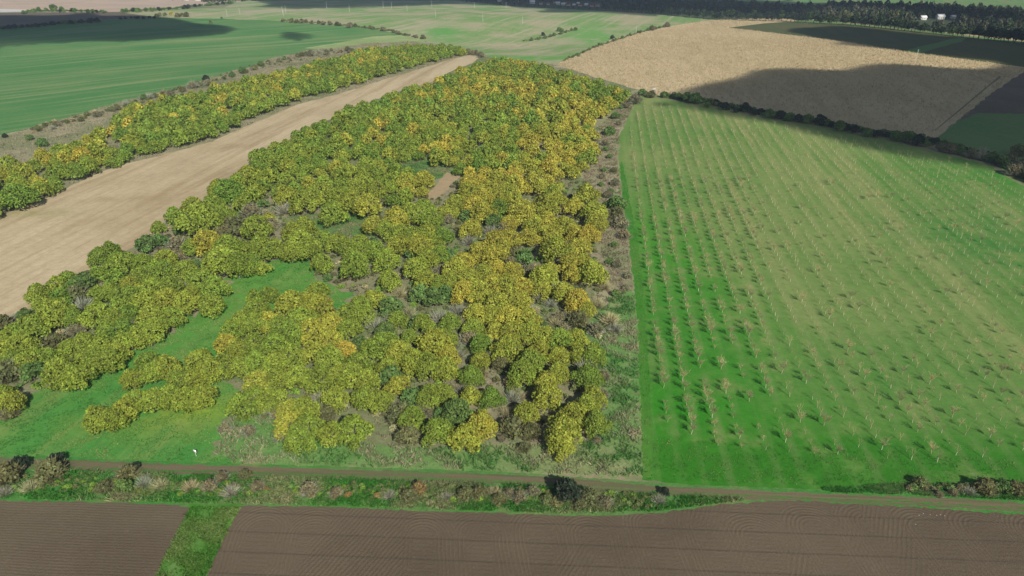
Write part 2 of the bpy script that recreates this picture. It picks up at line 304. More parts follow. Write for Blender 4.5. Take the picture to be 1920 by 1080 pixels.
for ri, (nm, mt, poly) in enumerate(regions):
    pts = []
    n = len(poly)
    for i in range(n):
        (x1, y1), (x2, y2) = poly[i], poly[(i+1) % n]
        k = max(1, int(math.hypot(x2-x1, (y2-y1)*2)/9))
        for j in range(k): pts.append((x1+(x2-x1)*j/k, y1+(y2-y1)*j/k))
    P = np.array(pts); wx, wy = hit(P[:, 0], P[:, 1])
    ed = np.minimum(np.hypot(wx, wy)*0.0012, .6)*(4.5 if nm in ('meadow', 'rough_grass', 'dry_grass', 'scrub_ground') and wy.min() < 300 else 1)
    wx = wx+rng.normal(0, 1, len(wx))*ed; wy = wy+rng.normal(0, 1, len(wx))*ed
    if nm == 'maize_track': wx, wy = hit(P[:, 0], P[:, 1])
    pw = list(zip(wx.tolist(), wy.tolist())); polys_w.append(pw)
    b = len(verts); m = len(pw)
    verts += [Vector(p) for p in pw]; edges += [(b+i, b+(i+1) % m) for i in range(m)]
r_ = 12.0
while r_ < 9000:
    k = 96
    for i in range(k):
        a = 2*math.pi*(i+random.random()*.3)/k
        verts.append(Vector((r_*math.sin(a), r_*math.cos(a))))
    r_ *= 1.055
vo, eo, fo, *_ = geometry.delaunay_2d_cdt(verts, edges, [], 0, 1e-4)
V2 = np.array([(v.x, v.y) for v in vo]); F = np.array([f for f in fo if len(f) == 3])
VZ = H(V2[:, 0], V2[:, 1]); V3 = np.column_stack([V2, VZ])
cen = V2[F].mean(axis=1)
owner = np.full(len(F), -1)
for ri, pw in enumerate(polys_w): owner[inpoly(cen[:, 0], cen[:, 1], pw)] = ri
def owners(X, Y):
    o = np.full(X.shape, -1)
    for ri, pw in enumerate(polys_w): o[inpoly(X, Y, pw)] = ri
    return o
def mesh_np(name, V, Fc, mat=None, smooth=False, tint=None):
    me = bpy.data.meshes.new(name); V = np.asarray(V, np.float32); Fc = np.asarray(Fc, np.int32); k = Fc.shape[1]
    me.vertices.add(len(V)); me.vertices.foreach_set('co', V.ravel())
    me.loops.add(Fc.size); me.loops.foreach_set('vertex_index', Fc.ravel())
    me.polygons.add(len(Fc)); me.polygons.foreach_set('loop_start', np.arange(0, Fc.size, k, dtype=np.int32))
    me.update(calc_edges=True)
    if smooth: me.polygons.foreach_set('use_smooth', np.ones(len(Fc), bool))
    if tint is not None:
        a = me.attributes.new('tint', 'FLOAT_COLOR', 'FACE')
        a.data.foreach_set('color', np.column_stack([tint, np.ones(len(Fc))]).astype(np.float32).ravel())
    if mat: me.materials.append(mat)
    return me
for ri in range(-1, len(regions)):
    sel = F[owner == ri]
    if not len(sel): continue
    a, b, c3 = V2[sel[:, 0]], V2[sel[:, 1]], V2[sel[:, 2]]
    cr = (b[:, 0]-a[:, 0])*(c3[:, 1]-a[:, 1])-(b[:, 1]-a[:, 1])*(c3[:, 0]-a[:, 0])
    sel = np.where(cr[:, None] > 0, sel, sel[:, ::-1])
    used, inv = np.unique(sel, return_inverse=True)
    nm, mt = ('ground', 'base') if ri < 0 else regions[ri][:2]
    tag(link(nm, mesh_np(nm, V3[used], inv.reshape(sel.shape), M[mt], smooth=True)), kind='structure')

# ------------------------------------------------------------------ foliage meshes
def leaf_mat(name, use_obj, transl=0.25, patch=0.12, patchcol=(0.42, 0.38, 0.05)):
    g = G(name)
    at_ = g.n('ShaderNodeAttribute', attribute_name='tint').outputs[0]
    if use_obj: col = g.mix(1.0, g.n('ShaderNodeObjectInfo').outputs['Color'], at_, 'MULTIPLY')
    else: col = at_
    if patch: col = g.mix(g.math('MULTIPLY', g.ramp(g.noise(0.45, detail=3), .52, .72), patch), col, patchcol)
    col = g.mix(1.0, col, g.math('MULTIPLY_ADD', g.noise(1.1, detail=2), 0.7), 'MULTIPLY')
    for nd in g.t.nodes:
        if nd.type == 'MATH' and nd.operation == 'MULTIPLY_ADD': nd.inputs[2].default_value = 0.62
    return g.done(col, rough=.6, spec=.25, transl=transl)
LM = leaf_mat('leaves', True); LMS = leaf_mat('leaves_far', False)
BM_ = leaf_mat('bush_leaves', True, .15, 0); BMS = leaf_mat('bush_far', False, .15, 0)
def bark():
    g = G('bark'); return g.done(g.mix(g.noise(3, detail=4), (0.13, 0.11, 0.09), (0.25, 0.22, 0.18)), g.bump(g.noise(8), .05))
BARK = bark()
TWIG = leaf_mat('twigs', True, 0, 0)
def plain(name, col, rough=.7):
    g = G(name); n = g.noise(4, detail=3)
    return g.done(g.mix(n, tuple(c*.82 for c in col), tuple(min(1, c*1.1) for c in col)), rough=rough)

def quads_at(Pn, Nn, size, r, aspect=1.0):
    """diamond leaf clumps at points Pn facing Nn"""
    n = len(Pn); rnd = r.normal(size=(n, 3)); t = np.cross(Nn, rnd); t /= np.linalg.norm(t, axis=1)[:, None]+1e-9
    b = np.cross(Nn, t); s = (size*r.uniform(.65, 1.35, n))[:, None]
    V = np.stack([Pn-t*s*aspect, Pn-b*s*.62+Nn*s*.12, Pn+t*s*aspect, Pn+b*s*.62+Nn*s*.12], 1).reshape(-1, 3)
    return V, np.arange(4*n).reshape(n, 4)
def crown_geo(seed, rad, top, low, n, size, lobes=11, flat=0.9, lr_=(.33, .46)):
    r = np.random.default_rng(seed)
    ce, rr = [], []
    for i in range(lobes):
        a = i*2.399+r.uniform(-.4, .4); q = math.sqrt((i+.3)/lobes)
        d = rad*(1.02-lr_[1]*.85)*q*r.uniform(.8, 1.1); lr = rad*r.uniform(*lr_)
        z = low+(top-low)*(0.80-0.50*q**1.7*r.uniform(.7, 1.25))-lr*.2
        ce.append((math.cos(a)*d, math.sin(a)*d, max(z, low+lr*.45))); rr.append(lr)
    ce, rr = np.array(ce), np.array(rr)
    P, N = [], []
    m = n*3
    k = r.choice(lobes, m, p=rr**2/np.sum(rr**2)); d = r.normal(size=(m, 3)); d /= np.linalg.norm(d, axis=1)[:, None]
    d[:, 2] = np.where(d[:, 2] < -.55, -d[:, 2], d[:, 2])
    p = ce[k]+d*(rr[k]*r.uniform(.7, 1.12, m))[:, None]*np.array([1, 1, flat])
    dist = np.linalg.norm(p[:, None]-ce[None], axis=2)/rr[None]
    dist[np.arange(m), k] = 9
    ok = (dist.min(axis=1) > .80) & (p[:, 2] > low*.5)
    p, d = p[ok][:n], d[ok][:n]
    nn = d*.7+r.normal(size=d.shape)*.75+np.array([0, 0, .25]); nn /= np.linalg.norm(nn, axis=1)[:, None]
    V, Fc = quads_at(p, nn, size, r)
    kk = k[ok][:n]; t = r.uniform(.7, 1.25, len(p))*r.uniform(.78, 1.2, lobes)[kk]
    T = np.column_stack([t*r.uniform(.92, 1.16, len(p)), t*r.uniform(.93, 1.07, len(p)), t])
    return V, Fc, T
def tube(p, q, r0, r1, k=6):
    p, q = np.array(p, float), np.array(q, float); d = q-p; L = np.linalg.norm(d); d /= L
    u = np.cross(d, (0.3, .9, .2)); u /= np.linalg.norm(u); v = np.cross(d, u)
    a = np.arange(k)*2*math.pi/k; ring = np.cos(a)[:, None]*u+np.sin(a)[:, None]*v
    V = np.vstack([p+ring*r0, q+ring*r1]); i = np.arange(k); j = (i+1) % k
    return V, np.column_stack([i, j, j+k, i+k])
def join(parts):
    Vs, Fs, b = [], [], 0
    for V, Fc in parts: Vs.append(V); Fs.append(Fc+b); b += len(V)
    return np.vstack(Vs), np.vstack(Fs)
def trunk_geo(seed, rad, top, r0=.22):
    r = random.Random(seed); parts = []
    fork = top*r.uniform(.22, .32); parts.append(tube((0, 0, -.3), (r.uniform(-.15, .15), 0, fork), r0*1.25, r0*.9))
    for i in range(6):
        a = i*1.05+r.random(); d = rad*r.uniform(.35, .6); m = (math.cos(a)*d*.55, math.sin(a)*d*.55, fork+(top-fork)*.42)
        parts.append(tube((0, 0, fork-.1), m, r0*.6, r0*.38)); e = (math.cos(a+.3)*d*1.2, math.sin(a+.3)*d*1.2, top*r.uniform(.66, .85))
        parts.append(tube(m, e, r0*.38, r0*.12)); e2 = (math.cos(a-.5)*d*.8, math.sin(a-.5)*d*.8, top*.82); parts.append(tube(m, e2, r0*.3, r0*.1))
    return join(parts)
NV = 10
crown_me, trunk_me = [], []
for s_ in range(NV):
    V, Fc, T = crown_geo(100+s_, 4.0, 6.0, 0.3, 2900, .235, lobes=24+s_*2 % 9, flat=1.1, lr_=(.19, .33))
    crown_me.append(mesh_np('crown', V, Fc, LM, tint=T))
    V, Fc = trunk_geo(s_, 4.0, 5.8); trunk_me.append(mesh_np('trunk', V, Fc, BARK, smooth=True))
# bushes: leafy, twiggy
bushA, bushT, stemM = [], [], []
for s_ in range(6):
    V, Fc, T = crown_geo(300+s_, 1.0, 1.35, 0.05, 650, .115, lobes=7, flat=.95)
    bushA.append(mesh_np('foliage', V, Fc, BM_, tint=T))
def twig_geo(seed, n=170, L=1.25, w=.014, up=.5):
    r = np.random.default_rng(seed)
    d = r.normal(size=(n, 3)); d[:, 2] = np.abs(d[:, 2])+up; d /= np.linalg.norm(d, axis=1)[:, None]
    s = r.uniform(0, .45, n)[:, None]*d*np.array([1, 1, .8]); e = s+d*(L*r.uniform(.45, 1, n))[:, None]+r.normal(size=(n, 3))*.10
    mid = (s+e)/2+r.normal(size=(n, 3))*.06
    sd = np.cross(d, r.normal(size=(n, 3))); sd /= np.linalg.norm(sd, axis=1)[:, None]; sd *= w
    V = np.stack([s-sd, s+sd, mid+sd*.8, mid-sd*.8, mid-sd*.8, mid+sd*.8, e+sd*.3, e-sd*.3], 1).reshape(-1, 3)
    T = np.repeat(r.uniform(.7, 1.3, n), 2)[:, None]*np.ones((1, 3))
    return V, np.arange(len(V)).reshape(-1, 4), T
for s_ in range(5):
    V, Fc, T = twig_geo(400+s_, 420, w=.020); bushT.append(mesh_np('twigs', V, Fc, TWIG, tint=T))
    V, Fc, T = twig_geo(430+s_, 26, L=.9, w=.03, up=.8); stemM.append(mesh_np('stem', V, Fc, BARK, tint=T))

# ------------------------------------------------------------------ colours of foliage (real leaf colours)
COL = {'g': (0.185, 0.305, 0.045), 'y': (0.29, 0.365, 0.05), 'o': (0.49, 0.455, 0.07), 'd': (0.12, 0.215, 0.055),
       'b': (0.20, 0.19, 0.10), 'p': (0.31, 0.32, 0.23), 't': (0.40, 0.38, 0.20), 'k': (0.15, 0.165, 0.065), 'r': (0.27, 0.19, 0.07), 'm': (0.16, 0.20, 0.07), 'e': (0.030, 0.050, 0.028)}
CN = {'g': 'green', 'y': 'yellow-green', 'o': 'golden', 'd': 'dark green', 'b': 'brown', 'p': 'grey leafless', 't': 'straw-coloured', 'k': 'dull olive', 'r': 'rusty orange', 'm': 'pale olive', 'e': 'very dark evergreen'}
ORD = ['first', 'second', 'third', 'fourth', 'fifth', 'sixth', 'seventh', 'eighth', 'ninth', 'tenth', 'eleventh', 'twelfth', 'thirteenth', 'fourteenth', 'fifteenth', 'sixteenth', 'seventeenth', 'eighteenth', 'nineteenth', 'twentieth']
def ordw(i):
    if i < 20: return ORD[i]
    tens = ['', '', 'twenty', 'thirty', 'forty', 'fifty', 'sixty', 'seventy', 'eighty', 'ninety']; n = i+1
    if n >= 100: return str(n)+'th'
    if n % 10 == 0: return tens[n//10][:-1]+'ieth'
    return tens[n//10]+'-'+ORD[n % 10-1]
def jit(c, a=.12): f = random.uniform(1-a, 1+a); return (c[0]*f*random.uniform(.93, 1.07), c[1]*f, c[2]*f, 1)

def blend(c, px=900, py=100):
    if px < 760 and py > 340 and c == 'o' and random.random() < .8: f = random.uniform(.45, .9); return jit(tuple(p*(1-f)+q*f for p, q in zip(COL['o'], COL['y'])), .08)
    if px > 840 and py > 300 and c == 'y': f = random.uniform(.1, .75) if py < 620 else random.uniform(0, .3); return jit(tuple(p*(1-f)+q*f for p, q in zip(COL['y'], COL['o'])), .1)
    if px < 700 and py > 340 and c == 'y': f = random.uniform(0, .6); return jit(tuple(p*(1-f)+q*f for p, q in zip(COL['y'], COL['g'])), .1)
    a, b = COL[c], COL['y'] if c in 'go' else COL[random.choice('go')]; f = random.uniform(0, .75) if c in 'go' else random.uniform(0, .45)
    return jit(tuple(p*(1-f)+q*f for p, q in zip(a, b)), .1)
# ------------------------------------------------------------------ plantation trees: (x, y, width, colour) read off the photograph
def L(ox, oy, s): 
    out = []
    for t in s.split(';'):
        t = t.strip()
        if t: a = t.split(','); out.append((ox+float(a[0])/3, oy+float(a[1])/3, float(a[2])/3, a[3]))
    return out
TREES = L(0, 360, '110,40,170,g;20,60,100,g;890,185,70,y;985,130,100,g;1085,75,110,y;1200,65,110,g;1255,125,120,g;1290,10,150,g;1355,60,90,g;1420,20,100,g;1130,190,190,y;1445,215,150,y;1510,140,60,o;1080,300,110,g;1170,290,150,o;1290,310,150,y;1400,320,120,y;1480,330,150,y;1550,310,120,y;1650,220,110,y;1715,200,120,y;1700,300,170,y;1750,335,120,g;1640,335,120,y;1260,400,180,y;1340,420,140,y;1420,390,110,y;1480,410,80,y;1200,370,120,y;1810,395,115,y;1790,535,105,y;1820,260,100,g;1900,280,110,y;1870,130,130,y;1620,40,140,o;1720,60,150,o;1820,20,130,y;1900,30,120,y;620,330,100,g;560,370,120,g;690,400,150,g;800,390,110,y;930,370,120,y;1040,430,120,y;900,440,130,y;640,460,110,g;560,440,100,g;730,500,110,o;790,480,120,y;860,530,130,y;960,520,130,y;1130,500,140,y;1210,540,140,y;1080,570,120,y;370,460,90,g;400,510,90,d;320,510,110,g;220,570,120,g;340,580,100,g;230,625,90,g;540,540,80,y;620,560,130,g;720,590,140,g;830,600,140,y;950,600,150,o;1050,620,130,y;1190,630,130,y;320,690,170,g;410,700,110,g;560,690,150,y;640,690,120,y;720,665,110,g;860,690,140,y;960,690,130,y;180,760,140,g;100,780,120,g;40,810,110,y;120,850,140,y;30,870,70,o;600,770,120,g;700,780,130,g;780,800,130,y;860,770,140,y;400,870,120,y;480,850,130,y;570,860,130,y;650,880,120,y;700,840,120,y;620,940,140,y;530,930,120,y;450,930,110,y;200,900,120,g;60,930,120,g;130,950,120,y;285,910,100,g;350,1010,160,y;430,1040,150,y;830,930,120,g;930,970,140,y;860,1000,120,y;740,1040,110,y;1120,940,130,y;1180,990,130,y;1100,1030,120,y;1000,1035,120,y;1430,580,80,y;1510,560,110,y;1440,650,120,y;1270,830,110,o;1300,770,120,y;1360,730,130,y;1440,740,130,y;1510,720,130,o;1640,630,150,o;1730,600,120,o;1800,650,150,o;1860,730,130,o;1700,700,140,y;1580,740,130,y;1640,800,140,y;1760,780,150,o;1850,830,140,o;1340,870,130,y;1430,850,140,y;1540,840,140,y;1260,960,130,y;1350,970,130,y;1450,960,140,y;1550,940,140,y;1650,920,140,y;1760,900,140,o;1860,930,140,y;1450,1050,140,o;1560,1040,140,y;1680,1030,140,y;1800,1040,140,y;1900,1020,130,y')
TREES += L(640, 360, '60,60,140,o;150,90,140,o;20,20,110,y;290,40,90,g;360,20,90,g;180,180,120,y;250,200,110,y;310,160,140,y;390,130,140,y;470,100,120,y;500,150,120,y;20,300,110,y;110,280,120,y;330,240,120,y;410,250,130,y;490,230,120,y;570,240,110,g;600,105,100,y;650,60,100,y;740,65,110,o;800,30,120,y;880,25,110,y;950,20,120,y;730,200,120,y;800,120,130,y;890,90,110,g;1010,115,140,y;940,160,100,y;1150,85,130,y;1200,40,120,y;1380,30,130,y;1310,80,110,y;1420,110,140,y;1430,170,120,y;1090,190,120,y;1160,180,130,o;1250,190,130,o;1180,250,120,y;1390,240,120,o;1320,220,110,o;1200,330,160,y;1330,310,130,y;1290,400,130,o;1360,390,120,o;1410,460,150,y;1300,450,110,o;1140,470,150,y;1130,530,110,y;1180,420,70,o;1250,550,130,o;1330,600,140,o;1385,640,90,o;90,350,140,y;80,430,150,y;190,340,130,y;260,380,140,y;330,300,120,y;440,310,140,y;520,300,120,y;480,370,120,y;560,340,100,g;690,370,110,y;770,340,120,y;850,360,130,y;870,280,130,y;940,260,120,y;1050,250,110,o;900,310,110,y;270,490,120,y;420,430,130,y;480,480,130,o;560,500,110,y;640,430,130,y;630,510,130,y;720,470,130,y;800,450,130,y;880,430,130,o;960,450,120,y;770,550,140,y;690,560,130,y;850,520,130,y;930,520,130,y;1010,520,120,o;960,600,130,y;880,610,130,y;1020,600,100,y;180,590,130,y;110,630,120,y;50,670,120,y;130,690,110,y;40,760,120,y;760,680,120,y;740,745,100,g;860,690,120,y;950,700,130,o;1040,700,140,y;870,760,110,y;960,780,130,y;1060,780,140,y;1150,800,120,y;1230,810,120,g;1320,800,110,o;1420,900,110,g;1340,890,100,y;930,880,140,y;1060,940,140,g;1020,1010,150,g;1120,880,110,y;1220,910,120,y;1220,1000,120,y;1150,1050,120,y;530,850,160,y;590,810,110,y;240,850,160,y;170,850,110,y;330,890,140,y;420,950,140,y;500,980,150,y;590,990,130,y;600,900,110,y;100,960,140,y;50,1020,140,y;150,1040,120,y;20,880,110,o;730,1020,120,g;260,970,110,y')
TREES += L(640, 720, '210,80,130,y;130,60,130,y;60,250,160,y;500,50,130,y;570,50,120,y;730,50,110,y;840,60,120,g;540,250,150,g;690,290,150,y;790,220,160,o;1150,60,150,y;1240,260,180,y;1310,150,150,y;1380,110,130,y;1240,330,120,y;1430,210,130,g;1420,50,110,y')
TREES = [t for t in TREES if not (790 < t[0] < 862 and 335 < t[1] < 378)]
TREES += L(0, 720, '60,90,120,y;20,50,90,y;560,180,150,y;620,190,120,y;700,120,130,y;760,70,130,y;860,70,140,y;960,40,120,y;1060,60,140,y;1140,60,130,y;1370,110,160,y;1440,60,130,y;1530,70,140,y;1620,200,150,o;1640,130,140,o;1710,130,140,y;1720,230,150,y;1680,300,140,y;1870,260,120,y;1890,60,130,y')
# upper part of the plantation and the strip of trees on the left, filled tree by tree
UP = [(890, 121), (940, 114), (1000, 122), (1060, 140), (1120, 155), (1180, 178), (1150, 198), (1122, 213), (1108, 245), (1112, 290), (1098, 310), (1070, 325), (1060, 360), (900, 360), (480, 360), (405, 360), (410, 350), (475, 318), (480, 290), (545, 266), (600, 236), (650, 212), (730, 182), (812, 157), (850, 140)]
LEFT = [(-60, 420), (0, 388), (70, 362), (150, 328), (220, 298), (300, 278), (400, 250), (470, 212), (560, 182), (640, 158), (720, 136), (800, 112), (870, 97), (850, 90), (780, 88), (700, 93), (640, 108), (560, 128), (480, 147), (420, 162), (330, 184), (250, 200), (215, 232), (160, 262), (70, 290), (60, 320), (0, 305), (-60, 330)]
HOLES = [[(750, 298), (792, 293), (842, 305), (846, 328), (795, 338), (755, 330)], [(836, 312), (882, 326), (842, 392), (778, 386)], [(645, 290), (690, 285), (690, 302), (645, 306)], [(1050, 330), (1080, 325), (1085, 350), (1050, 350)]]
GOLD = [(960, 137, 28), (873, 157, 40), (833, 180, 26), (913, 163, 30), (993, 177, 30), (1033, 180, 34), (1073, 190, 30), (1123, 200, 28), (1167, 178, 30), (707, 253, 24), (727, 240, 20), (1057, 217, 30), (1083, 213, 24), (1000, 257, 30), (1040, 253, 30), (1017, 277, 30), (827, 283, 24), (1050, 300, 40), (1030, 335, 34), (1090, 270, 28), (10, 272, 28), (20, 330, 34), (100, 310, 40), (365, 222, 22), (320, 215, 20), (415, 190, 22), (530, 140, 34), (600, 150, 24), (650, 120, 30), (700, 105, 24), (540, 150, 26), (950, 330, 30), (880, 345, 30), (560, 350, 40)]
GREEN = [(870, 130, 60), (1020, 145, 50), (700, 195, 70), (560, 270, 70), (640, 230, 60), (900, 215, 60), (760, 300, 40), (440, 240, 60), (270, 285, 50), (150, 330, 40), (600, 170, 60), (800, 120, 60), (330, 220, 40), (500, 290, 50), (850, 330, 30), (900, 290, 50), (1130, 170, 40)]
def pick(px, py):
    s = {'o': .25, 'g': .55, 'y': 1.0}
    for x, y, r in GOLD: s['o'] += (4 if px > 780 else 1.2)*math.exp(-((px-x)**2+(1.4*(py-y))**2)/r**2)
    for x, y, r in GREEN: s['g'] += 3.0*math.exp(-((px-x)**2+(1.4*(py-y))**2)/r**2)
    k = list(s); return random.choices(k, [s[i]**1.5 for i in k])[0]
def poisson(poly, dmin, holes=(), dz=3.0, n=60000, seed=1, avoid=()):
    r = np.random.default_rng(seed)
    P = np.array(poly); wx, wy = hit(P[:, 0], P[:, 1], dz)
    X = r.uniform(wx.min(), wx.max(), n); Y = r.uniform(wy.min(), wy.max(), n)
    px, py = proj(X, Y, H(X, Y)+dz); ok = inpoly(px, py, poly)
    for h in holes: ok &= ~inpoly(px, py, h)
    X, Y, px, py = X[ok], Y[ok], px[ok], py[ok]
    cells = {}; out = []
    def key(a, b): return (int(a//dmin), int(b//dmin))
    for a, b in avoid: cells.setdefault(key(a, b), []).append((a, b))
    for a, b, c, d in zip(X, Y, px, py):
        k = key(a, b); good = True
        for i in (-1, 0, 1):
            for j in (-1, 0, 1):
                for q in cells.get((k[0]+i, k[1]+j), ()):
                    if (q[0]-a)**2+(q[1]-b)**2 < dmin*dmin: good = False; break
                if not good: break
            if not good: break
        if good: cells.setdefault(k, []).append((a, b)); out.append((float(a), float(b), float(c), float(d)))
    return out
ALL = []    # (x, y, radius, colour, px, py)
for px, py, dm, c in TREES:
    x, y = hit(px, py+dm*.12, 2.6); x, y = float(x), float(y)
    depth = math.hypot(y, CAMH)*1.0; sc = FPX/(y*math.cos(PITCH)+CAMH*math.sin(PITCH))
    ALL.append((x, y, max(dm/2/sc*(1.42 if py > 560 else 1.34), 2.8), c, px, py))
avoid = [(t[0], t[1]) for t in ALL]
FC = [(650, 590), (860, 600), (900, 640), (1100, 640), (1105, 790), (900, 800), (760, 800), (660, 720)]
for x, y, px, py in poisson(FC, 6.3, (), 2.6, seed=12, avoid=avoid):
    ALL.append((x, y, random.uniform(2.6, 3.7), random.choice('gydg'), px, py))
for poly, holes, sd in ((UP, HOLES, 5), (LEFT, [[(0, 262), (60, 268), (60, 300), (20, 292)]], 6)):
    for x, y, px, py in poisson(poly, 5.6, holes, 3.0, seed=sd, avoid=avoid):
        if sd == 6 and random.random() < .14: continue
        ALL.append((x, y, random.uniform(2.9, 4.8), pick(px, py), px, py))
ALL.sort(key=lambda t: math.hypot(t[0], t[1])/t[2])
near, far = ALL[:300], ALL[300:]
ZONES = [((60, 650), 'by the left frame edge'), ((110, 580), 'on the stubble strip corner'), ((230, 520), 'below the pale stubble strip'), ((260, 660), 'left of the long meadow'), ((340, 410), 'jutting into the stubble strip'), ((350, 540), 'above the long meadow'), ((450, 450), 'above the long meadow head'), ((560, 430), 'left of the middle clearing'), ((250, 740), 'on the meadow island'), ((380, 700), 'on the meadow island end'), ((490, 560), 'inside the long meadow'), ((480, 640), 'right of the long meadow'), ((600, 600), 'in the golden heap'), ((520, 760), 'at the front left corner'), ((640, 700), 'behind the front left corner'), ((560, 370), 'above the middle clearing'), ((780, 390), 'below the sandy patch'), ((700, 480), 'right of the middle clearing'), ((860, 430), 'in the dense middle'), ((960, 500), 'in the golden middle'), ((800, 560), 'left of the golden middle'), ((1030, 400), 'near the upper dry strip'), ((1070, 500), 'in the golden corner'), ((950, 600), 'above the bramble gap'), ((700, 580), 'left of the bramble gap'), ((800, 650), 'below the bramble gap'), ((740, 700), 'behind the front edge'), ((880, 780), 'at the front edge middle'), ((1000, 660), 'right of the brown gap'), ((1060, 760), 'at the front right corner'), ((1090, 640), 'beside the rough grass strip'), ((60, 370), 'in the strip beyond the stubble'), ((700, 800), 'in the front edge row'), ((420, 360), 'at the stubble strip bend'), ((800, 330), 'around the sandy patch'), ((950, 340), 'above the dense middle')]
def zone(px, py): return min(ZONES, key=lambda z: (z[0][0]-px)**2+(1.2*(z[0][1]-py))**2)[1]
groups = {}
for t in near: groups.setdefault((zone(t[4], t[5]), t[3]), []).append(t)
ti = 0
for (zn, c), lst in groups.items():
    lst.sort(key=lambda t: t[4])
    for i, (x, y, rad, c, px, py) in enumerate(lst):
        z = float(H(x, y)); k = ti % NV; ti += 1
        root = link('broadleaf_tree', None, loc=(x, y, z)); root.rotation_euler = (0, 0, random.uniform(0, 6.28))
        s = rad/4.0; root.scale = (s, s, s*random.uniform(.9, 1.1)*(1.12 if s < .8 else 1)); root.empty_display_size = .5
        if len(lst) == 1: lb = f'the only {CN[c]} leafy tree {zn}'
        else: lb = f'{CN[c]} leafy tree {zn}, {ordw(i)} from left of that colour there'
        tag(root, lb, 'tree', 'autumn trees of the dense plantation')
        cr = link('crown', crown_me[k], root); cr.color = blend(c, px, py); link('trunk', trunk_me[k], root)
def scatter_mesh(name, items, gen, mat, variants=6):
    """items: (x, y, scale_xy, scale_z, colour); gen(seed)->V,F,T ; one mesh"""
    vs = [gen(900+i) for i in range(variants)]; VV, FF, TT, b = [], [], [], 0
    for (x, y, sx, sz, c) in items:
        V, Fc, T = vs[random.randrange(variants)]; a = random.uniform(0, 6.28); ca, sa = math.cos(a), math.sin(a)
        W = np.column_stack([(V[:, 0]*ca-V[:, 1]*sa)*sx+x, (V[:, 0]*sa+V[:, 1]*ca)*sx+y, V[:, 2]*sz+float(H(x, y))])
        VV.append(W); FF.append(Fc+b); TT.append(T*np.array(c[:3])); b += len(V)
    return link(name, mesh_np(name, np.vstack(VV), np.vstack(FF), mat, tint=np.vstack(TT)))
mid = [t for t in far if t[1] < 330]; fr = [t for t in far if t[1] >= 330]
parts_ = []
def gen_mix(items, n, size):
    vs = [crown_geo(700+i, 4.0, 5.9, .5, n, size, 17, 1.1, (.22, .38)) for i in range(8)]
    for (x, y, rad, c, px, py) in items:
        V, Fc, T = vs[random.randrange(8)]; s = rad/4.0; a = random.uniform(0, 6.28); ca, sa = math.cos(a), math.sin(a); sz = s*random.uniform(.85, 1.2)
        parts_.append((np.column_stack([(V[:, 0]*ca-V[:, 1]*sa)*s+x, (V[:, 0]*sa+V[:, 1]*ca)*s+y, V[:, 2]*sz+float(H(x, y))]), Fc, T*np.array(blend(c, px, py)[:3])))
gen_mix(mid, 950, .38); gen_mix(fr, 480, .54)
b = 0; FF = []
for V, Fc, T in parts_: FF.append(Fc+b); b += len(V)
tag(link('tree_plantation', mesh_np('tree_plantation', np.vstack([p[0] for p in parts_]), np.vstack(FF), LMS, tint=np.vstack([p[2] for p in parts_]))),
    'far part of the green and golden tree plantation and its strip beyond the stubble', 'trees', kind='stuff')

# ------------------------------------------------------------------ bushes
def line(pts, n, size, cols, jy=2.0):
    out = []; P = np.array(pts, float); d = np.r_[0, np.cumsum(np.hypot(*np.diff(P, axis=0).T))]
    for i in range(n):
        t = (i+random.random())/n*d[-1]; out.append((float(np.interp(t, d, P[:, 0])), float(np.interp(t, d, P[:, 1]))+random.uniform(-jy, jy), random.uniform(*size), random.choice(cols)))
    return out
BUSHES = []
def bush(*a, **k): BUSHES.append((a, k))
def make_bush(px, py, dm, c, label, group, name='bush', hs=1.0, up=0.5, twiggy=None):
    x, y = hit(px, py+dm*.25, 0.4); x, y = float(x), float(y); z = float(H(x, y))
    sc = FPX/(y*math.cos(PITCH)+(CAMH-z)*math.sin(PITCH)); r = dm/2/sc*(.95 if group.startswith('bushes on the verge') and c in 'ptbr' else 1.08)
    root = link(name, None, loc=(x, y, z-.05)); root.rotation_euler = (0, 0, random.uniform(0, 6.28)); root.scale = (r, r, r*hs)
    root.empty_display_size = .5; tag(root, label, 'bush', group)
    tw = twiggy if twiggy is not None else c in 'pt'
    if tw:
        o = link('twigs', random.choice(bushT), root); o.color = jit(COL[c])
        link('stem', random.choice(stemM), root)
    else:
        o = link('foliage', random.choice(bushA), root); o.color = jit(COL[c])
        if c in 'bkrm': q = link('twigs', random.choice(bushT), root); q.color = jit(COL['p' if c == 'b' else 'b']); q.scale = (.95, .95, 1.0)
        else: link('stem', random.choice(stemM), root)
    return root
VERGE = L(0, 720, '40,500,170,k;120,440,100,e;290,480,170,k;320,430,110,e;170,560,110,t;720,490,110,k;765,455,60,e;700,570,110,d;900,550,100,t;810,540,100,p;1070,560,100,t;1180,560,110,b;1250,510,90,b;1300,585,110,p;1380,500,80,k;1450,560,90,b;1500,580,45,r;1740,580,120,b;1890,600,90,b;590,570,90,k;30,590,90,p')
VERGE += L(640, 720, '40,610,55,r;200,615,50,r;270,610,80,p;440,570,110,r;380,620,100,k;590,620,80,p;700,610,100,k;780,600,100,k;860,590,90,t;1000,620,100,b;950,600,80,b;1080,590,90,b;1160,640,80,m;1270,600,170,e;1400,620,120,k;1490,650,90,b;1790,640,90,p;1820,600,65,e;1210,650,80,k;1340,670,80,k;500,655,50,t;890,640,90,k')
VERGE += L(1280, 720, '1340,540,85,m;1700,570,120,k;1790,570,110,d;1860,575,110,k;1930,580,100,k;1610,590,80,p;1440,605,60,b;1520,600,60,b;1560,570,60,b')
VERGE.sort(key=lambda t: t[0])
byc = {}
for t in VERGE: byc.setdefault(t[3], []).append(t)
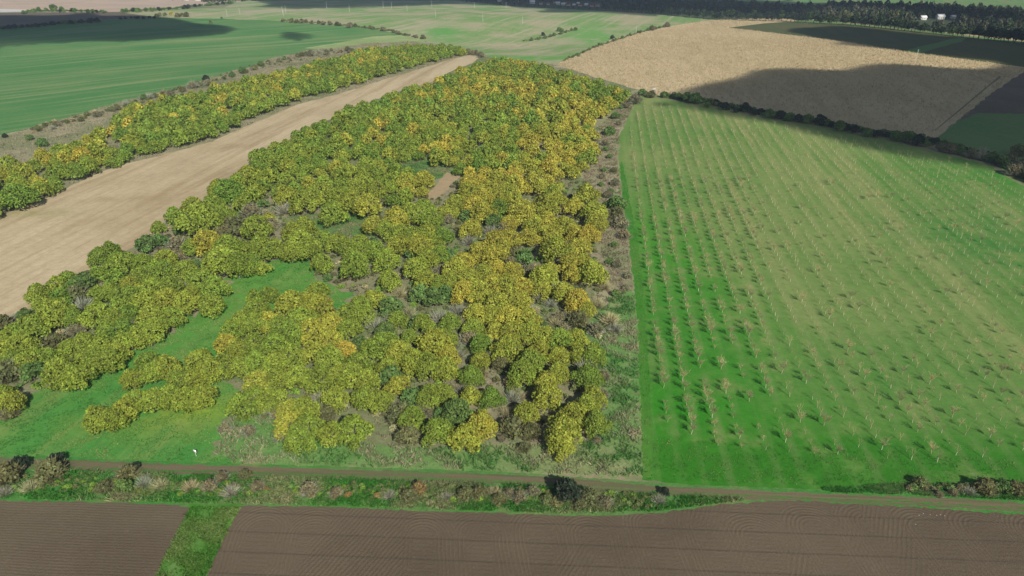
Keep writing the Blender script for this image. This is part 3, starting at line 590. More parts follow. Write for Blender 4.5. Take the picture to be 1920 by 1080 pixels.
for c, lst in byc.items():
    for i, (px, py, dm, c) in enumerate(lst):
        bush(px, py, dm, c, f'{CN[c]} bush on the roadside verge, {ordw(i)} of its colour from left' if len(lst) > 1 else f'{CN[c]} bush on the verge by the dirt road', 'bushes on the verge beside the dirt road', hs=1.0 if c != 'e' else 1.15)
INN = L(0, 360, '830,300,110,d;900,280,90,d;1000,300,120,b;1030,350,80,b;1480,70,60,d;1300,190,100,k;480,510,110,d;300,590,80,p;440,570,100,k;470,625,110,p;430,780,110,b;330,850,120,k;1010,210,80,d;760,720,70,p;1240,240,90,k;1350,200,120,k;1420,110,120,b;90,700,80,p;150,690,80,d;1600,90,110,p;1330,60,70,b;1540,180,90,b;60,1010,140,k;200,1010,120,d;20,740,110,k;1850,480,50,d;1530,300,60,k;1110,400,50,d')
INN += L(640, 360, '860,170,90,d;840,215,90,p;920,200,90,b;700,140,80,d;720,270,90,p;600,360,90,d;400,350,90,d;1030,370,100,d;980,345,80,k;560,440,80,b;450,580,120,d;520,600,120,d;590,570,100,d;280,650,130,d;440,740,110,d;380,670,100,t;190,740,120,p;260,720,90,p;560,700,120,p;650,660,100,p;630,720,110,t;330,560,90,t;350,430,50,p;680,740,90,b;720,820,110,b;820,850,110,t;660,910,90,p;770,960,90,b;640,850,90,b;110,860,100,d;280,1040,130,d;10,990,80,d;1430,770,110,b;1510,710,120,t;1540,760,90,p;1370,970,110,p;1470,1030,90,b;1180,620,70,p;1100,580,70,p;1230,700,90,b;1330,720,110,k;1200,720,80,t;830,920,80,b;300,800,90,t;900,960,90,k;1250,760,80,b;1090,660,70,t;1190,120,60,b;880,650,60,b;1060,440,90,b;960,390,80,b;1250,100,80,b;1440,620,90,t;1480,520,80,t;600,150,80,b')
INN += L(640, 720, '400,70,120,d;330,160,130,k;690,30,100,p;620,80,90,p;960,70,110,p;480,120,110,b;640,130,110,k;960,240,130,k;1070,260,100,k;1460,60,100,b;1450,110,90,b;370,280,110,k;440,225,80,t;500,160,80,b;1010,200,80,t;1130,190,60,t;560,170,90,d;930,150,90,t;800,120,80,t;900,300,60,b;1030,350,60,k;280,120,100,p;1440,310,60,b;1090,40,70,b;1010,60,80,t')
INN += L(0, 720, '1265,240,80,b;1400,255,90,b;1570,290,80,b;1500,150,70,p;1840,160,90,k;20,150,110,p;110,60,70,p;60,150,90,k;1790,60,80,p;1560,160,80,b')
INN = [(a, b_, d*(1.2 if c in 'dk' else .9), c) for a, b_, d, c in INN]
RS = [(1100+a/6.75, 240+b_/6.75, d/6.75, c) for a, b_, d, c in [(300, 50, 130, 'd'), (240, 260, 90, 'd'), (290, 350, 100, 'd'), (220, 520, 90, 'd'), (340, 520, 100, 'k'), (360, 680, 140, 'b'), (300, 790, 110, 'd'), (390, 930, 180, 'k'), (260, 960, 130, 'd'), (380, 1040, 150, 'k'), (200, 600, 100, 'b'), (180, 700, 90, 'd')]]
RS += L(640, 0, '1540,650,60,d;1510,735,80,d;1570,605,30,d;1650,560,80,b;1690,520,60,d;1740,530,60,k;1600,590,50,b;1480,800,50,b;1560,690,40,b') + L(640, 360, '1550,60,120,d;1540,120,100,k;1570,170,100,b;1590,235,80,b;1535,290,50,d;1510,385,50,d;1610,460,60,b;1500,10,60,b;1480,120,50,p;1550,400,60,b;1600,530,50,b;1540,560,60,d')
def ser(lst, text, group, name='bush', hs=1.0):
    lst = sorted(lst, key=lambda t: t[0]); byc = {}
    for t in lst: byc.setdefault(t[3], []).append(t)
    for c, l2 in byc.items():
        for i, (px, py, dm, c) in enumerate(l2):
            bush(px, py, dm, c, f'{CN[c]} bush {text}' + (f', {ordw(i)} of its colour from left' if len(l2) > 1 else ''), group, name, hs)
ser(INN, 'among the plantation trees', 'undergrowth bushes between the plantation trees', hs=1.05)
ser(RS, 'on the orchard-side strip', 'bushes on the dry strip beside the orchard', hs=.9)
HED = L(1280, 0, '20,550,70,d;70,560,80,d;180,575,36,e;235,600,60,e;140,590,40,d;355,608,66,e;300,620,40,e;440,628,46,e;400,635,40,e;490,645,66,d;540,650,60,e;600,662,66,d;650,668,60,e;700,672,72,d;770,680,76,e;810,690,50,d;880,712,76,d;920,720,50,e;965,730,60,e;1040,750,60,d;1090,755,60,e;1200,770,80,d;1260,775,90,d;1320,795,80,e;1400,800,56,e;1360,805,60,d;1450,830,60,b;1500,838,70,b;1560,850,60,d;1620,865,70,b;1680,875,80,p;1740,890,80,d;1790,910,90,d;1830,900,80,b;1880,850,90,m;1900,930,90,b;1860,960,90,b;1930,970,100,k;1990,1000,110,k;2060,1040,110,d;1690,850,60,p') + [(1244, 178, 15, 'd'), (1262, 181, 12, 'e'), (1272, 180, 15, 'd'), (1284, 182, 16, 'd'), (1297, 184, 16, 'd'), (1309, 188, 14, 'e')]
ser(HED, 'in hedge below the maize', 'hedge bushes between maize field and orchard', hs=1.05)
random.seed(21)
ser(line([(70, 240), (150, 222), (270, 186), (350, 165), (400, 150)], 20, (9, 17), 'bkkmp', 5) + [(10, 254, 12, 'e'), (270, 182, 15, 'd'), (387, 147, 15, 'e'), (390, 155, 16, 'b'), (362, 159, 20, 'p'), (57, 258, 16, 'd'), (325, 182, 12, 'd'), (343, 180, 14, 'd'), (80, 268, 24, 'd')], 'beside the green crop', 'scrub bushes along the green crop field')
ser(line([(420, 145), (500, 118), (580, 100), (680, 92)], 22, (8, 16), 'bbkmpd', 3), 'on the crop edge far end', 'scrub bushes along the green crop field')
ser(line([(850, 96), (880, 97), (908, 104)], 9, (9, 14), 'bbbk', 1.5), 'at the stubble tip', 'brown bushes at the stubble strip tip')
ser(line([(530, 38), (640, 46), (720, 55), (770, 68), (800, 72)], 26, (6, 12), 'bbkk', 1), 'above the crop field', 'bushes in the hedge above the crop field')
ser(line([(1057, 113), (1085, 104), (1110, 90), (1150, 76), (1200, 60), (1255, 48)], 22, (4, 9), 'kkd', 1) + [(1148, 71, 10, 'e'), (1222, 53, 12, 'k'), (1251, 47, 13, 'b')], 'along the maize ridge', 'bushes along the maize field ridge')
ser(line([(990, 76), (1030, 68), (1060, 60), (1080, 54)], 13, (5, 9), 'kkmd', 1.5) + [(1018, 65, 9, 'e'), (1048, 56, 11, 'd'), (1053, 57, 9, 'd')], 'on the valley islet', 'bushes on the islet in the valley field')
ser(line([(0, 53), (60, 49), (110, 44), (185, 39)], 24, (7, 12), 'eed', 1) + line([(225, 36), (250, 34), (290, 33)], 8, (4, 8), 'ee', 1), 'in upper left hedge', 'bushes of the upper left hedges')
ser(line([(45, 24), (70, 20), (100, 20), (160, 22), (195, 23)], 16, (6, 11), 'dde', 1) + [(100, 15, 15, 'd'), (73, 18, 9, 'd'), (116, 17, 10, 'd')], 'in the farthest hedge', 'bushes of the upper left hedges')
ser(line([(228, 21), (260, 20), (300, 18), (340, 15), (400, 8), (440, 4)], 26, (6, 11), 'dded', .8), 'under the bare field', 'bushes of the upper left hedges')
ser([(300, 28, 9, 'm'), (310, 28, 9, 'm'), (321, 26, 9, 'o'), (334, 30, 11, 'k'), (342, 29, 9, 'k'), (350, 28, 12, 'm'), (416, 34, 5, 'd'), (395, 42, 8, 'm'), (294, 30, 8, 'm')], 'near the crop corner', 'bushes of the upper left hedges')

# more undergrowth, too small and dense to count
BUSHES.sort(key=lambda q: -q[0][2])
for a, k in BUSHES[:300]: make_bush(*a, **k)
small = []
for a, k in BUSHES[300:]:
    px, py, dm, c = a[:4]; x, y = wxy(px, py+dm*.25); sc = FPX/(y*math.cos(PITCH)+CAMH*math.sin(PITCH)); r = dm/2/sc*1.08; small.append((x, y, r, r, jit(COL[c])))
tag(scatter_mesh('distant_bushes', small, lambda s: crown_geo(s, 1.0, 1.35, .02, 220, .2, 6), BMS), 'smallest far bushes of the field hedges and the dry strip', 'bushes', kind='stuff')
PL = [(0, 600), (60, 545), (250, 445), (400, 365), (900, 340), (1110, 340), (1110, 420), (1125, 560), (1120, 780), (900, 810), (450, 790), (420, 700), (0, 760)]
und = []
ids = [i for i, q in enumerate(regions) if q[0] in ('scrub_ground', 'rough_grass')]
for x, y, px, py in poisson(PL, 2.3, (), 0.3, n=9000, seed=33):
    if owners(np.array([x]), np.array([y]))[0] not in ids: continue
    r = random.uniform(.5, 1.5); und.append((x, y, r, r*random.uniform(.5, .95), jit(COL[random.choice('kkdmbmkmtgmdgm')], .2)))
for pts, n, jy, sc_, cs in (([(1240, 180), (1316, 190), (1400, 208), (1500, 225), (1640, 251), (1750, 266), (1850, 298), (1960, 345)], 330, 3, (1.2, 2.4), 'ddek'), ([(530, 39), (640, 47), (720, 56), (790, 72)], 70, 1, (1.2, 2.2), 'kbk'), ([(1057, 114), (1110, 91), (1200, 61), (1255, 49)], 130, .8, (.8, 1.6), 'kdk'),
        ([(0, 54), (110, 45), (185, 40)], 60, 1, (1.5, 2.6), 'e'), ([(40, 24), (100, 21), (200, 23)], 60, .8, (1.6, 3), 'd'), ([(228, 22), (300, 19), (440, 5)], 80, .6, (1.6, 3), 'd'), ([(980, 78), (1030, 69), (1082, 55)], 60, 1.5, (.7, 1.5), 'mk'), ([(850, 97), (908, 105)], 30, 2, (1.2, 2), 'bk'),
        ([(0, 905), (250, 915), (640, 922), (1000, 932), (1240, 943)], 620, 13, (.25, .8), 'kmmmgdg'), ([(1700, 915), (1930, 916)], 45, 6, (.4, 1.0), 'kmdb'), ([(60, 245), (270, 190), (480, 125), (680, 92)], 160, 5, (.8, 1.8), 'kmbt')):
    for px, py, q, c in line(pts, n, sc_, cs, jy):
        x, y = wxy(px, py); und.append((x, y, q, q*random.uniform(.5, 1.0), jit(COL[c], .2)))
tag(scatter_mesh('undergrowth', und, lambda s: crown_geo(s, 1.0, 1.35, .02, 240, .17, 7), BMS, 8), 'low tangled undergrowth filling hedge bottoms and gaps between the trees', 'undergrowth', kind='stuff')

# ------------------------------------------------------------------ orchard saplings
WHITE = plain('whitewashed_bark', (0.50, 0.48, 0.36)); TANB = plain('pale_bark', (0.42, 0.34, 0.24))
def sapling_geo(seed, bushy):
    tk = 1.0 if bushy else .65
    r = random.Random(seed); parts = [tube((0, 0, -.1), (r.uniform(-.1, .1), r.uniform(-.1, .1), 1.0), .065, .045, 5)]
    tr = join(parts); tw = []
    for i in range(7 if bushy else 4):
        a = i*2*math.pi/(7 if bushy else 4)+r.random(); d = r.uniform(.5, 1.0)*(1.0 if bushy else .6); h = r.uniform(1.7, 2.5)
        e = np.array((math.cos(a)*d, math.sin(a)*d, h)); tw.append(tube((0, 0, .9), e, .05*tk, .02*tk, 3))
        for j in range(11 if bushy else 5):
            f = r.uniform(.3, 1); s = np.array((0, 0, .9))*(1-f)+e*f
            q = s+np.array((r.gauss(0, .38), r.gauss(0, .38), r.uniform(.1, .6))); tw.append(tube(s, q, .024*tk, .012*tk, 3))
    return tr, join(tw)
SAP = []
for i in range(8):
    tr, tw = sapling_geo(i, i % 3 != 0)
    T = np.tile(np.random.default_rng(i).uniform(.7, 1.3, len(tw[1]))[:, None], (1, 3))
    SAP.append((mesh_np('trunk', *tr, WHITE if i % 2 else TANB, smooth=True), mesh_np('crown', *tw, TWIG, tint=T), tr, tw))
ORCH = regions[[r[0] for r in regions].index('orchard_grass')][2]
p0 = np.array(wxy(1252, 793)); rd = np.array((math.sin(R(ROWB)), math.cos(R(ROWB)))); rp = np.array((rd[1], -rd[0]))
near_line = [(1160, 793), (1252, 797), (1293, 822), (1380, 846), (1480, 851), (1610, 858), (1720, 868), (1900, 876), (2400, 900)]
sap = []
for k in range(0, 75):
    for j in range(-40, 160):
        q = p0+rp*(4.38*k)+rd*(2.95*j+random.uniform(-.35, .35))+rp*random.uniform(-.2, .2)
        if q[1] < 60: continue
        px, py = proj(q[0], q[1], float(H(*q)))
        if not (1150 < px < 2000): continue
        if py > np.interp(px, [a[0] for a in near_line], [a[1] for a in near_line]): continue
        top = np.interp(px, [1162, 1200, 1300, 1430, 1650, 1850, 1920, 2000], [290, 190, 203, 228, 268, 318, 358, 395])
        if py < top+4: continue
        if px < np.interp(py, [190, 255, 300, 370, 450, 540, 640, 800], [1200, 1172, 1172, 1182, 1198, 1212, 1222, 1240]): continue
        if random.random() < .10: continue
        sap.append((float(q[0]), float(q[1]), k, px, py))
sap.sort(key=lambda t: t[1]); snear, sfar = sap[:300], sap[300:]
rows = {}
for t in snear: rows.setdefault(t[2], []).append(t)
BUSHY = [(1270, 740), (1340, 760), (1270, 780), (1300, 480), (1220, 560), (1290, 420)]
def sapcol(): return random.choice([(0.33, 0.31, 0.14), (0.42, 0.38, 0.18), (0.28, 0.27, 0.13), (0.42, 0.36, 0.17), (0.26, 0.27, 0.12)])
for k, lst in sorted(rows.items()):
    lst.sort(key=lambda t: t[1])
    for i, (x, y, k, px, py) in enumerate(lst):
        z = float(H(x, y)); u = random.random(); v = random.choice([1, 2, 4, 5, 7] if px < 1430 or random.random() < .25 else [0, 3, 6, 0, 3, 6, 2])
        s = random.uniform(.45, .7) if u < .35 else random.uniform(.7, 1.0) if u < .8 else random.uniform(1.0, 1.35)
        if px < 1430 and py < 800 and u > .5: s = min(s*1.2, 1.15)
        elif px > 1430: s *= .9
        root = link('fruit_sapling', None, loc=(x, y, z)); root.scale = (s, s, s); root.rotation_euler = (random.uniform(-.08, .08), random.uniform(-.08, .08), random.uniform(0, 6.28)); root.empty_display_size = .3
        tag(root, f'{"tall bushy" if s > 1 else "thin" if s < .7 else "bare"} fruit sapling, {ordw(i)} from the near end in the {ordw(k)} row from left', 'sapling', 'fruit saplings in the orchard rows')
        link('trunk', SAP[v][0], root); cr = link('crown', SAP[v][1], root); cr.color = (*sapcol(), 1)
VV, FF, TT, MI, b = [], [], [], [], 0
for (x, y, k, px, py) in sfar:
    tr, tw = SAP[random.choice([1, 2, 4, 5, 7] if px < 1430 else [0, 3, 6, 0, 3, 6, 2])][2:]; s = random.choice([.5, .65, .8, .9, 1.1]); a = random.uniform(0, 6.28); ca, sa = math.cos(a), math.sin(a); z = float(H(x, y))
    for (V, Fc), col in ((tr, (0.58, 0.53, 0.40)), (tw, sapcol())):
        if Fc is tw[1] and len(Fc) > 130 and y > 260: keep = np.random.default_rng(int(x*7+y)).choice(len(Fc)//3, 40, replace=False); Fc = Fc.reshape(-1, 3, 4)[keep].reshape(-1, 4)
        W = np.column_stack([(V[:, 0]*ca-V[:, 1]*sa)*s+x, (V[:, 0]*sa+V[:, 1]*ca)*s+y, V[:, 2]*s+z]); VV.append(W); FF.append(Fc+b); TT.append(np.tile(col, (len(Fc), 1))); b += len(V)
tag(link('fruit_saplings', mesh_np('fruit_saplings', np.vstack(VV), np.vstack(FF), leaf_mat('twigs_far', False, 0, 0), tint=np.vstack(TT))),
    'far rows of bare fruit saplings across the green orchard field', 'saplings', kind='stuff')

# ------------------------------------------------------------------ tall grass (stuff)
def grass(name, polys, n, hrange, cols, label, seed, wd=.045, lean=.45, on=None):
    r = np.random.default_rng(seed); P = np.vstack([np.array(p) for p in polys]); wx, wy = hit(P[:, 0], P[:, 1])
    X = r.uniform(wx.min(), wx.max(), n); Y = r.uniform(wy.min(), wy.max(), n); px, py = proj(X, Y, H(X, Y)); ok = np.zeros(n, bool)
    for p in polys: ok |= inpoly(px, py, p)
    ids = [i for i, q in enumerate(regions) if q[0] in (on or ())]
    if on: ok &= np.isin(owners(X, Y), ids)
    X, Y = X[ok], Y[ok]
    cl = np.sin(X*.9+1.3*np.sin(Y*.7))+np.sin(Y*1.1+1.7*np.sin(X*.5)); kp = cl+r.normal(0, .8, len(X)) > -.3; X, Y, cl = X[kp], Y[kp], cl[kp]
    n = len(X); Z = H(X, Y); B = 3
    X, Y, Z, cl = [np.repeat(a, B) for a in (X, Y, Z, cl)]; m = n*B
    X = X+r.normal(0, .12, m); Y = Y+r.normal(0, .12, m); h = r.uniform(*hrange, m); a = r.uniform(0, 6.28, m); l = lean*h
    dx, dy = r.normal(0, 1, m)*l, r.normal(0, 1, m)*l; sx, sy = np.cos(a)*wd, np.sin(a)*wd
    V = np.stack([np.column_stack([X-sx, Y-sy, Z]), np.column_stack([X+sx, Y+sy, Z]), np.column_stack([X+dx*.4+sx*.7, Y+dy*.4+sy*.7, Z+h*.65]), np.column_stack([X+dx, Y+dy, Z+h])], 1).reshape(-1, 3)
    cc = np.array(cols); ci = np.clip(((np.sin(X*.23+2*np.sin(Y*.19))+cl*.3+r.normal(0, .5, m))*.33+.5)*len(cols), 0, len(cols)-1).astype(int)
    T = cc[ci]*r.uniform(.75, 1.25, m)[:, None]
    return tag(link(name, mesh_np(name, V, np.arange(4*m).reshape(m, 4), GRM, tint=T)), label, 'grass', kind='stuff')
GRM = leaf_mat('grass_blades', False, .3, 0)
REG = {}
for r_i in regions: REG.setdefault(r_i[0], r_i[2])
GC = [(0.08, 0.26, 0.05), (0.12, 0.29, 0.07), (0.19, 0.31, 0.10), (0.34, 0.37, 0.20), (0.42, 0.38, 0.24)]
grass('tall_grass', [REG['rough_grass']], 60000, (.3, .9), GC, 'tangled green and straw-coloured tall grass between plantation and dirt road', 3, on=['rough_grass'])
grass('verge_grass', [[(-20, 893), (120, 884), (400, 893), (640, 900), (960, 910), (1150, 925), (1400, 937), (1340, 945), (1230, 958), (1060, 963), (800, 954), (460, 944), (340, 942), (0, 935), (-40, 936)]], 80000, (.25, .75),
      [(0.06, 0.25, 0.03), (0.08, 0.27, 0.04), (0.12, 0.29, 0.06), (0.20, 0.31, 0.10), (0.34, 0.34, 0.17)], 'uneven green grass on the verge below the dirt road', 4)
grass('meadow_grass', [REG['meadow'], regions[[i for i, q in enumerate(regions) if q[0] == 'meadow'][0]][2]], 110000, (.08, .26), [(0.05, 0.21, 0.04), (0.07, 0.25, 0.045), (0.14, 0.30, 0.06), (0.28, 0.34, 0.11)], 'short green grass of the meadow clearings', 15, .05, .6, on=['meadow'])
grass('clearing_grass', [q[2] for q in regions if q[1] == 'meadow2'], 60000, (.15, .5), [(0.07, 0.22, 0.05), (0.12, 0.25, 0.06), (0.20, 0.26, 0.09), (0.34, 0.32, 0.17)], 'rough dull grass in the small clearings inside the plantation', 18, .06, .6, on=['meadow'])
grass('strip_grass', [[(352, 952), (456, 952), (330, 1300), (130, 1300)]], 50000, (.12, .4), [(0.05, 0.22, 0.02), (0.09, 0.25, 0.03), (0.14, 0.27, 0.05), (0.2, 0.3, 0.08)], 'bright grass of the strip dividing the two ploughed fields', 16, .05, .6, on=['green_strip'])
grass('orchard_tufts', [REG['orchard_border'], [(1206, 820), (1900, 860), (1930, 925), (1206, 897)]], 70000, (.08, .25), [(0.045, 0.20, 0.02), (0.06, 0.22, 0.025), (0.11, 0.25, 0.05), (0.22, 0.29, 0.10)], 'mown green grass along the orchard border and its near end', 17, .05, .6, on=['orchard_border', 'orchard_grass'])
grass('road_grass', [[(1540, 917), (1700, 908), (1930, 912), (1930, 938), (1700, 927), (1560, 922)]], 40000, (.2, .5), [(0.07, 0.25, 0.04), (0.10, 0.28, 0.06), (0.17, 0.30, 0.09)], 'bright tall grass between dirt road and orchard at right', 5)
grass('scrub_grass', [REG['scrub_ground']], 90000, (.3, .8), [(0.12, 0.22, 0.06), (0.16, 0.21, 0.08), (0.25, 0.22, 0.12), (0.34, 0.29, 0.19)], 'dull brushy grass on the floor between the plantation trees', 6, .06, on=['scrub_ground'])
grass('dry_tufts', [[(1195, 172), (1180, 215), (1160, 250), (1157, 300), (1164, 370), (1176, 450), (1186, 540), (1110, 600), (1130, 480), (1090, 350), (1110, 250)]], 60000, (.3, .8), [(0.12, 0.16, 0.06), (0.28, 0.22, 0.15), (0.42, 0.34, 0.23), (0.33, 0.26, 0.19)], 'dry brown and straw tufts on the strip beside the orchard', 8, .06)
grass('edge_tufts', [REG['dry_grass']], 90000, (.4, 1.1), [(0.16, 0.18, 0.08), (0.28, 0.24, 0.15), (0.42, 0.34, 0.23), (0.36, 0.29, 0.2)], 'pale dry grass between crop field and left tree strip', 9, .10, on=['dry_grass'])
grass('maize_stalks', [REG['maize_field']], 130000, (.5, 1.2), [(0.58, 0.48, 0.30), (0.53, 0.43, 0.26), (0.61, 0.51, 0.32), (0.55, 0.44, 0.27)], 'dry standing maize covering the pale field on the right', 10, .16, .3, on=['maize_field'])

# ------------------------------------------------------------------ far woods and windbreak
def tall_tree(px, py, hpx, c, label, group, name='windbreak_tree', wide=.38):
    x, y = wxy(px, py); z = float(H(x, y)); sc = FPX/(y*math.cos(PITCH)+(CAMH-z)*math.sin(PITCH)); h = hpx/sc
    root = link(name, None, loc=(x, y, z)); root.empty_display_size = 1; root.rotation_euler = (0, 0, random.uniform(0, 6.28))
    root.scale = (h*wide/4, h*wide/4, h/10); tag(root, label, 'tree', group)
    cr = link('crown', random.choice(TALL), root); cr.color = jit(COL[c] if isinstance(c, str) else c, .2); link('trunk', random.choice(TTR), root)
TALL, TTR = [], []
for i in range(5):
    V, Fc, T = crown_geo(600+i, 4.0, 10.0, 1.0, 420, .62, 12, flat=1.3); TALL.append(mesh_np('crown', V, Fc, BM_, tint=T))
    V, Fc = trunk_geo(60+i, 3, 10, .3); TTR.append(mesh_np('trunk', V, Fc, BARK, smooth=True))
random.seed(5)
WB = [(870, 4), (960, 11), (1100, 18), (1200, 24), (1330, 36), (1480, 41), (1600, 48), (1700, 58), (1800, 69), (1920, 82), (1990, 92)]
wl = line(WB, 150, (14, 22), 'e', .6)
wl.sort(key=lambda t: t[0])
for i, (px, py, s, c) in enumerate(wl):
    hp = s*np.interp(px, [860, 1200, 1500, 1950], [.28, .75, .95, 1.25])*(.45 if 980 < px < 1125 else .8 if 1700 < px < 1800 else 1)
    tall_tree(px, py, float(hp), random.choice(['e', 'e', (0.035, 0.065, 0.022), (0.05, 0.085, 0.025)]), f'dark tree of the long windbreak beyond the fields, {ordw(i)} from left', 'trees of the long windbreak', wide=.42)
pl = line([(1560, 36), (1640, 38), (1720, 44), (1800, 52)], 30, (13, 19), 'm', 3); pl.sort(key=lambda t: t[0])
for i, (px, py, s, c) in enumerate([q for q in pl if not 1712 < q[0] < 1798]): tall_tree(px, py, s, random.choice([(0.20, 0.20, 0.13), (0.14, 0.17, 0.09), (0.24, 0.21, 0.15), (0.22, 0.24, 0.08)]), f'pale poplar behind the windbreak at upper right, {ordw(i)} from left', 'pale poplars behind the windbreak', 'poplar', .25)
wood_items = []
for (pts, n, jy, sz) in (([(880, -6), (1200, 8), (1400, 18), (1560, 26), (1750, 44), (1950, 62)], 900, 8, (4, 8)), ([(1550, 16), (1700, 24), (1950, 42)], 500, 8, (4, 8)), ([(1720, 14), (1850, 22), (1960, 28)], 60, 2, (4, 7)), ([(380, 4), (480, 0), (600, -4)], 70, 2, (4, 8)), ([(320, 0), (420, 1)], 20, 1, (3, 5))):
    for px, py, s, c in line(pts, n, sz, 'e', jy):
        if (1712 < px < 1800 and 35 < py < 52) or (985 < px < 1128 and 5 < py < 20): continue
        x, y = wxy(px, py); r = s*.75; wood_items.append((x, y, r, r*random.uniform(1.3, 2.2), jit(random.choice([(0.035, 0.055, 0.03), (0.05, 0.08, 0.035), (0.10, 0.11, 0.06), (0.07, 0.075, 0.05)]), .25)))
tag(scatter_mesh('far_wood', wood_items, lambda s: crown_geo(s, 1.0, 1.0, .02, 110, .2, 6), BMS), 'far-off dark wood in the valley around the village', 'wood', kind='stuff')

# ------------------------------------------------------------------ houses of the far village
WALLM = plain('render_wall', (0.72, 0.70, 0.66)); ROOFM = plain('tile_roof', (0.34, 0.13, 0.08)); ROOF2 = plain('grey_roof', (0.35, 0.36, 0.38)); GLASS = plain('window_glass', (0.04, 0.05, 0.06), .2); WHITEM = plain('white_sheet', (0.85, 0.86, 0.88), .4)
def box(a, b):
    (x0, y0, z0), (x1, y1, z1) = a, b
    V = np.array([(x0, y0, z0), (x1, y0, z0), (x1, y1, z0), (x0, y1, z0), (x0, y0, z1), (x1, y0, z1), (x1, y1, z1), (x0, y1, z1)], float)
    return V, np.array([(0, 3, 2, 1), (4, 5, 6, 7), (0, 1, 5, 4), (1, 2, 6, 5), (2, 3, 7, 6), (3, 0, 4, 7)])
def house(px, py, wpx, label, roof, group='village houses', name='house', rot=None, cat='house'):
    x, y = wxy(px, py); z = float(H(x, y)); sc = FPX/(y*math.cos(PITCH)+(CAMH-z)*math.sin(PITCH)); W = wpx/sc; D = W*.7; h = W*.38; rh = W*.28
    root = link(name, None, loc=(x, y, z)); root.rotation_euler = (0, 0, rot if rot is not None else random.uniform(-.5, .5)); tag(root, label, cat, group)
    V, Fc = box((-W/2, -D/2, -1), (W/2, D/2, h)); g = np.array([(-W/2, -D/2, h), (-W/2, D/2, h), (-W/2, 0, h+rh), (-W/2, 0, h+rh), (W/2, -D/2, h), (W/2, D/2, h), (W/2, 0, h+rh), (W/2, 0, h+rh)])
    link('wall', mesh_np('wall', np.vstack([V, g]), np.vstack([Fc, [(8, 9, 10, 11), (13, 12, 14, 15)]]), WALLM), root)
    o = W*.06; t = .25
    Rv = np.array([(-W/2-o, -D/2-o, h-.1), (W/2+o, -D/2-o, h-.1), (W/2+o, 0, h+rh+.25), (-W/2-o, 0, h+rh+.25), (-W/2-o, D/2+o, h-.1), (W/2+o, D/2+o, h-.1), (-W/2-o, -D/2-o, h+t), (W/2+o, -D/2-o, h+t), (W/2+o, 0, h+rh+.5), (-W/2-o, 0, h+rh+.5), (-W/2-o, D/2+o, h+t), (W/2+o, D/2+o, h+t)])
    link('roof', mesh_np('roof', Rv, np.array([(6, 7, 8, 9), (9, 8, 11, 10), (0, 3, 2, 1), (3, 4, 5, 2), (0, 1, 7, 6), (4, 10, 11, 5), (0, 6, 9, 3), (3, 9, 10, 4), (1, 2, 8, 7), (2, 5, 11, 8)]), roof), root)
    for i in (-.28, 0, .28): link('window', mesh_np('window', *box((W*i-W*.05, -D/2-.08, h*.35), (W*i+W*.05, -D/2-.003, h*.75)), GLASS), root)
HS = [(998, 7, 7, 0), (1014, 8, 4, 1), (1028, 9, 4, 1), (1046, 9, 6, 0), (1056, 10, 5, 0), (1066, 11, 5, 1), (1076, 11, 4, 0), (1088, 12, 5, 1), (1099, 11, 5, 0), (1110, 13, 5, 1), (1120, 13, 6, 1), (1040, 6, 4, 1), (1084, 8, 4, 0), (1060, 7, 4, 1), (960, 4, 5, 0), (972, 4, 5, 0), (936, 3, 6, 0), (1436, 22, 4, 0), (1525, 26, 5, 0), (350, 1, 7, 0), (372, 1, 8, 0)]
for i, (px, py, wp, rf) in enumerate(HS):
    house(px, py, wp*1.3, f'tiny far {"red-roofed" if rf else "pale-roofed"} house in the far trees, {ordw(sum(1 for q in HS if q[3] == rf and q[0] < px))} {"red" if rf else "pale"} roof from left', ROOFM if rf else WHITEM)
for i, (px, py, wp) in enumerate([(1730, 37, 14), (1762, 36, 17), (1786, 35, 12)]):
    house(px, py, wp*.75, f'long white shed among trees at upper right, {ordw(i)} from left', WHITEM, 'white sheds', 'shed', .1, 'shed')

# ------------------------------------------------------------------ poles
CONC = plain('concrete', (0.62, 0.60, 0.55)); STEEL = plain('dark_steel', (0.16, 0.16, 0.16))
pv = join([tube((0, 0, -.5), (0, 0, 9.2), .17, .11, 8)]); arm = join([box((-.9, -.07, 8.6), (.9, .07, 8.76)), box((-.75, -.05, 8.763), (-.66, .05, 9.0)), box((.66, -.05, 8.763), (.75, .05, 9.0))])
PM, AM = mesh_np('pole', *pv, CONC, smooth=True), mesh_np('crossarm', *arm, STEEL)
PO = [(426, 31), (450, 27), (530, 25), (532, 31), (536, 24), (612.5, 16), (655.4, 23), (718.8, 15), (734.4, 16), (763.5, 21), (809.4, 13), (817, 32), (890, 16), (905.4, 40), (949, 16), (980, 45), (1192.5, 63.5), (1716, 118), (1566, 17)]
for i, (px, py) in enumerate(PO):
    x, y = wxy(px, py); root = link('utility_pole', None, loc=(x, y, float(H(x, y)))); root.rotation_euler = (0, 0, R(20))
    tag(root, 'utility pole standing at the maize field edge by the vineyard' if px == 1716 else 'utility pole by the poplars at upper right' if px == 1566 else 'pale pole on the maize ridge' if px > 1100 else f'thin pale utility pole in the valley field, {ordw(i)} from left', 'pole', 'power line poles in the far fields')
    link('pole', PM, root); link('crossarm', AM, root)

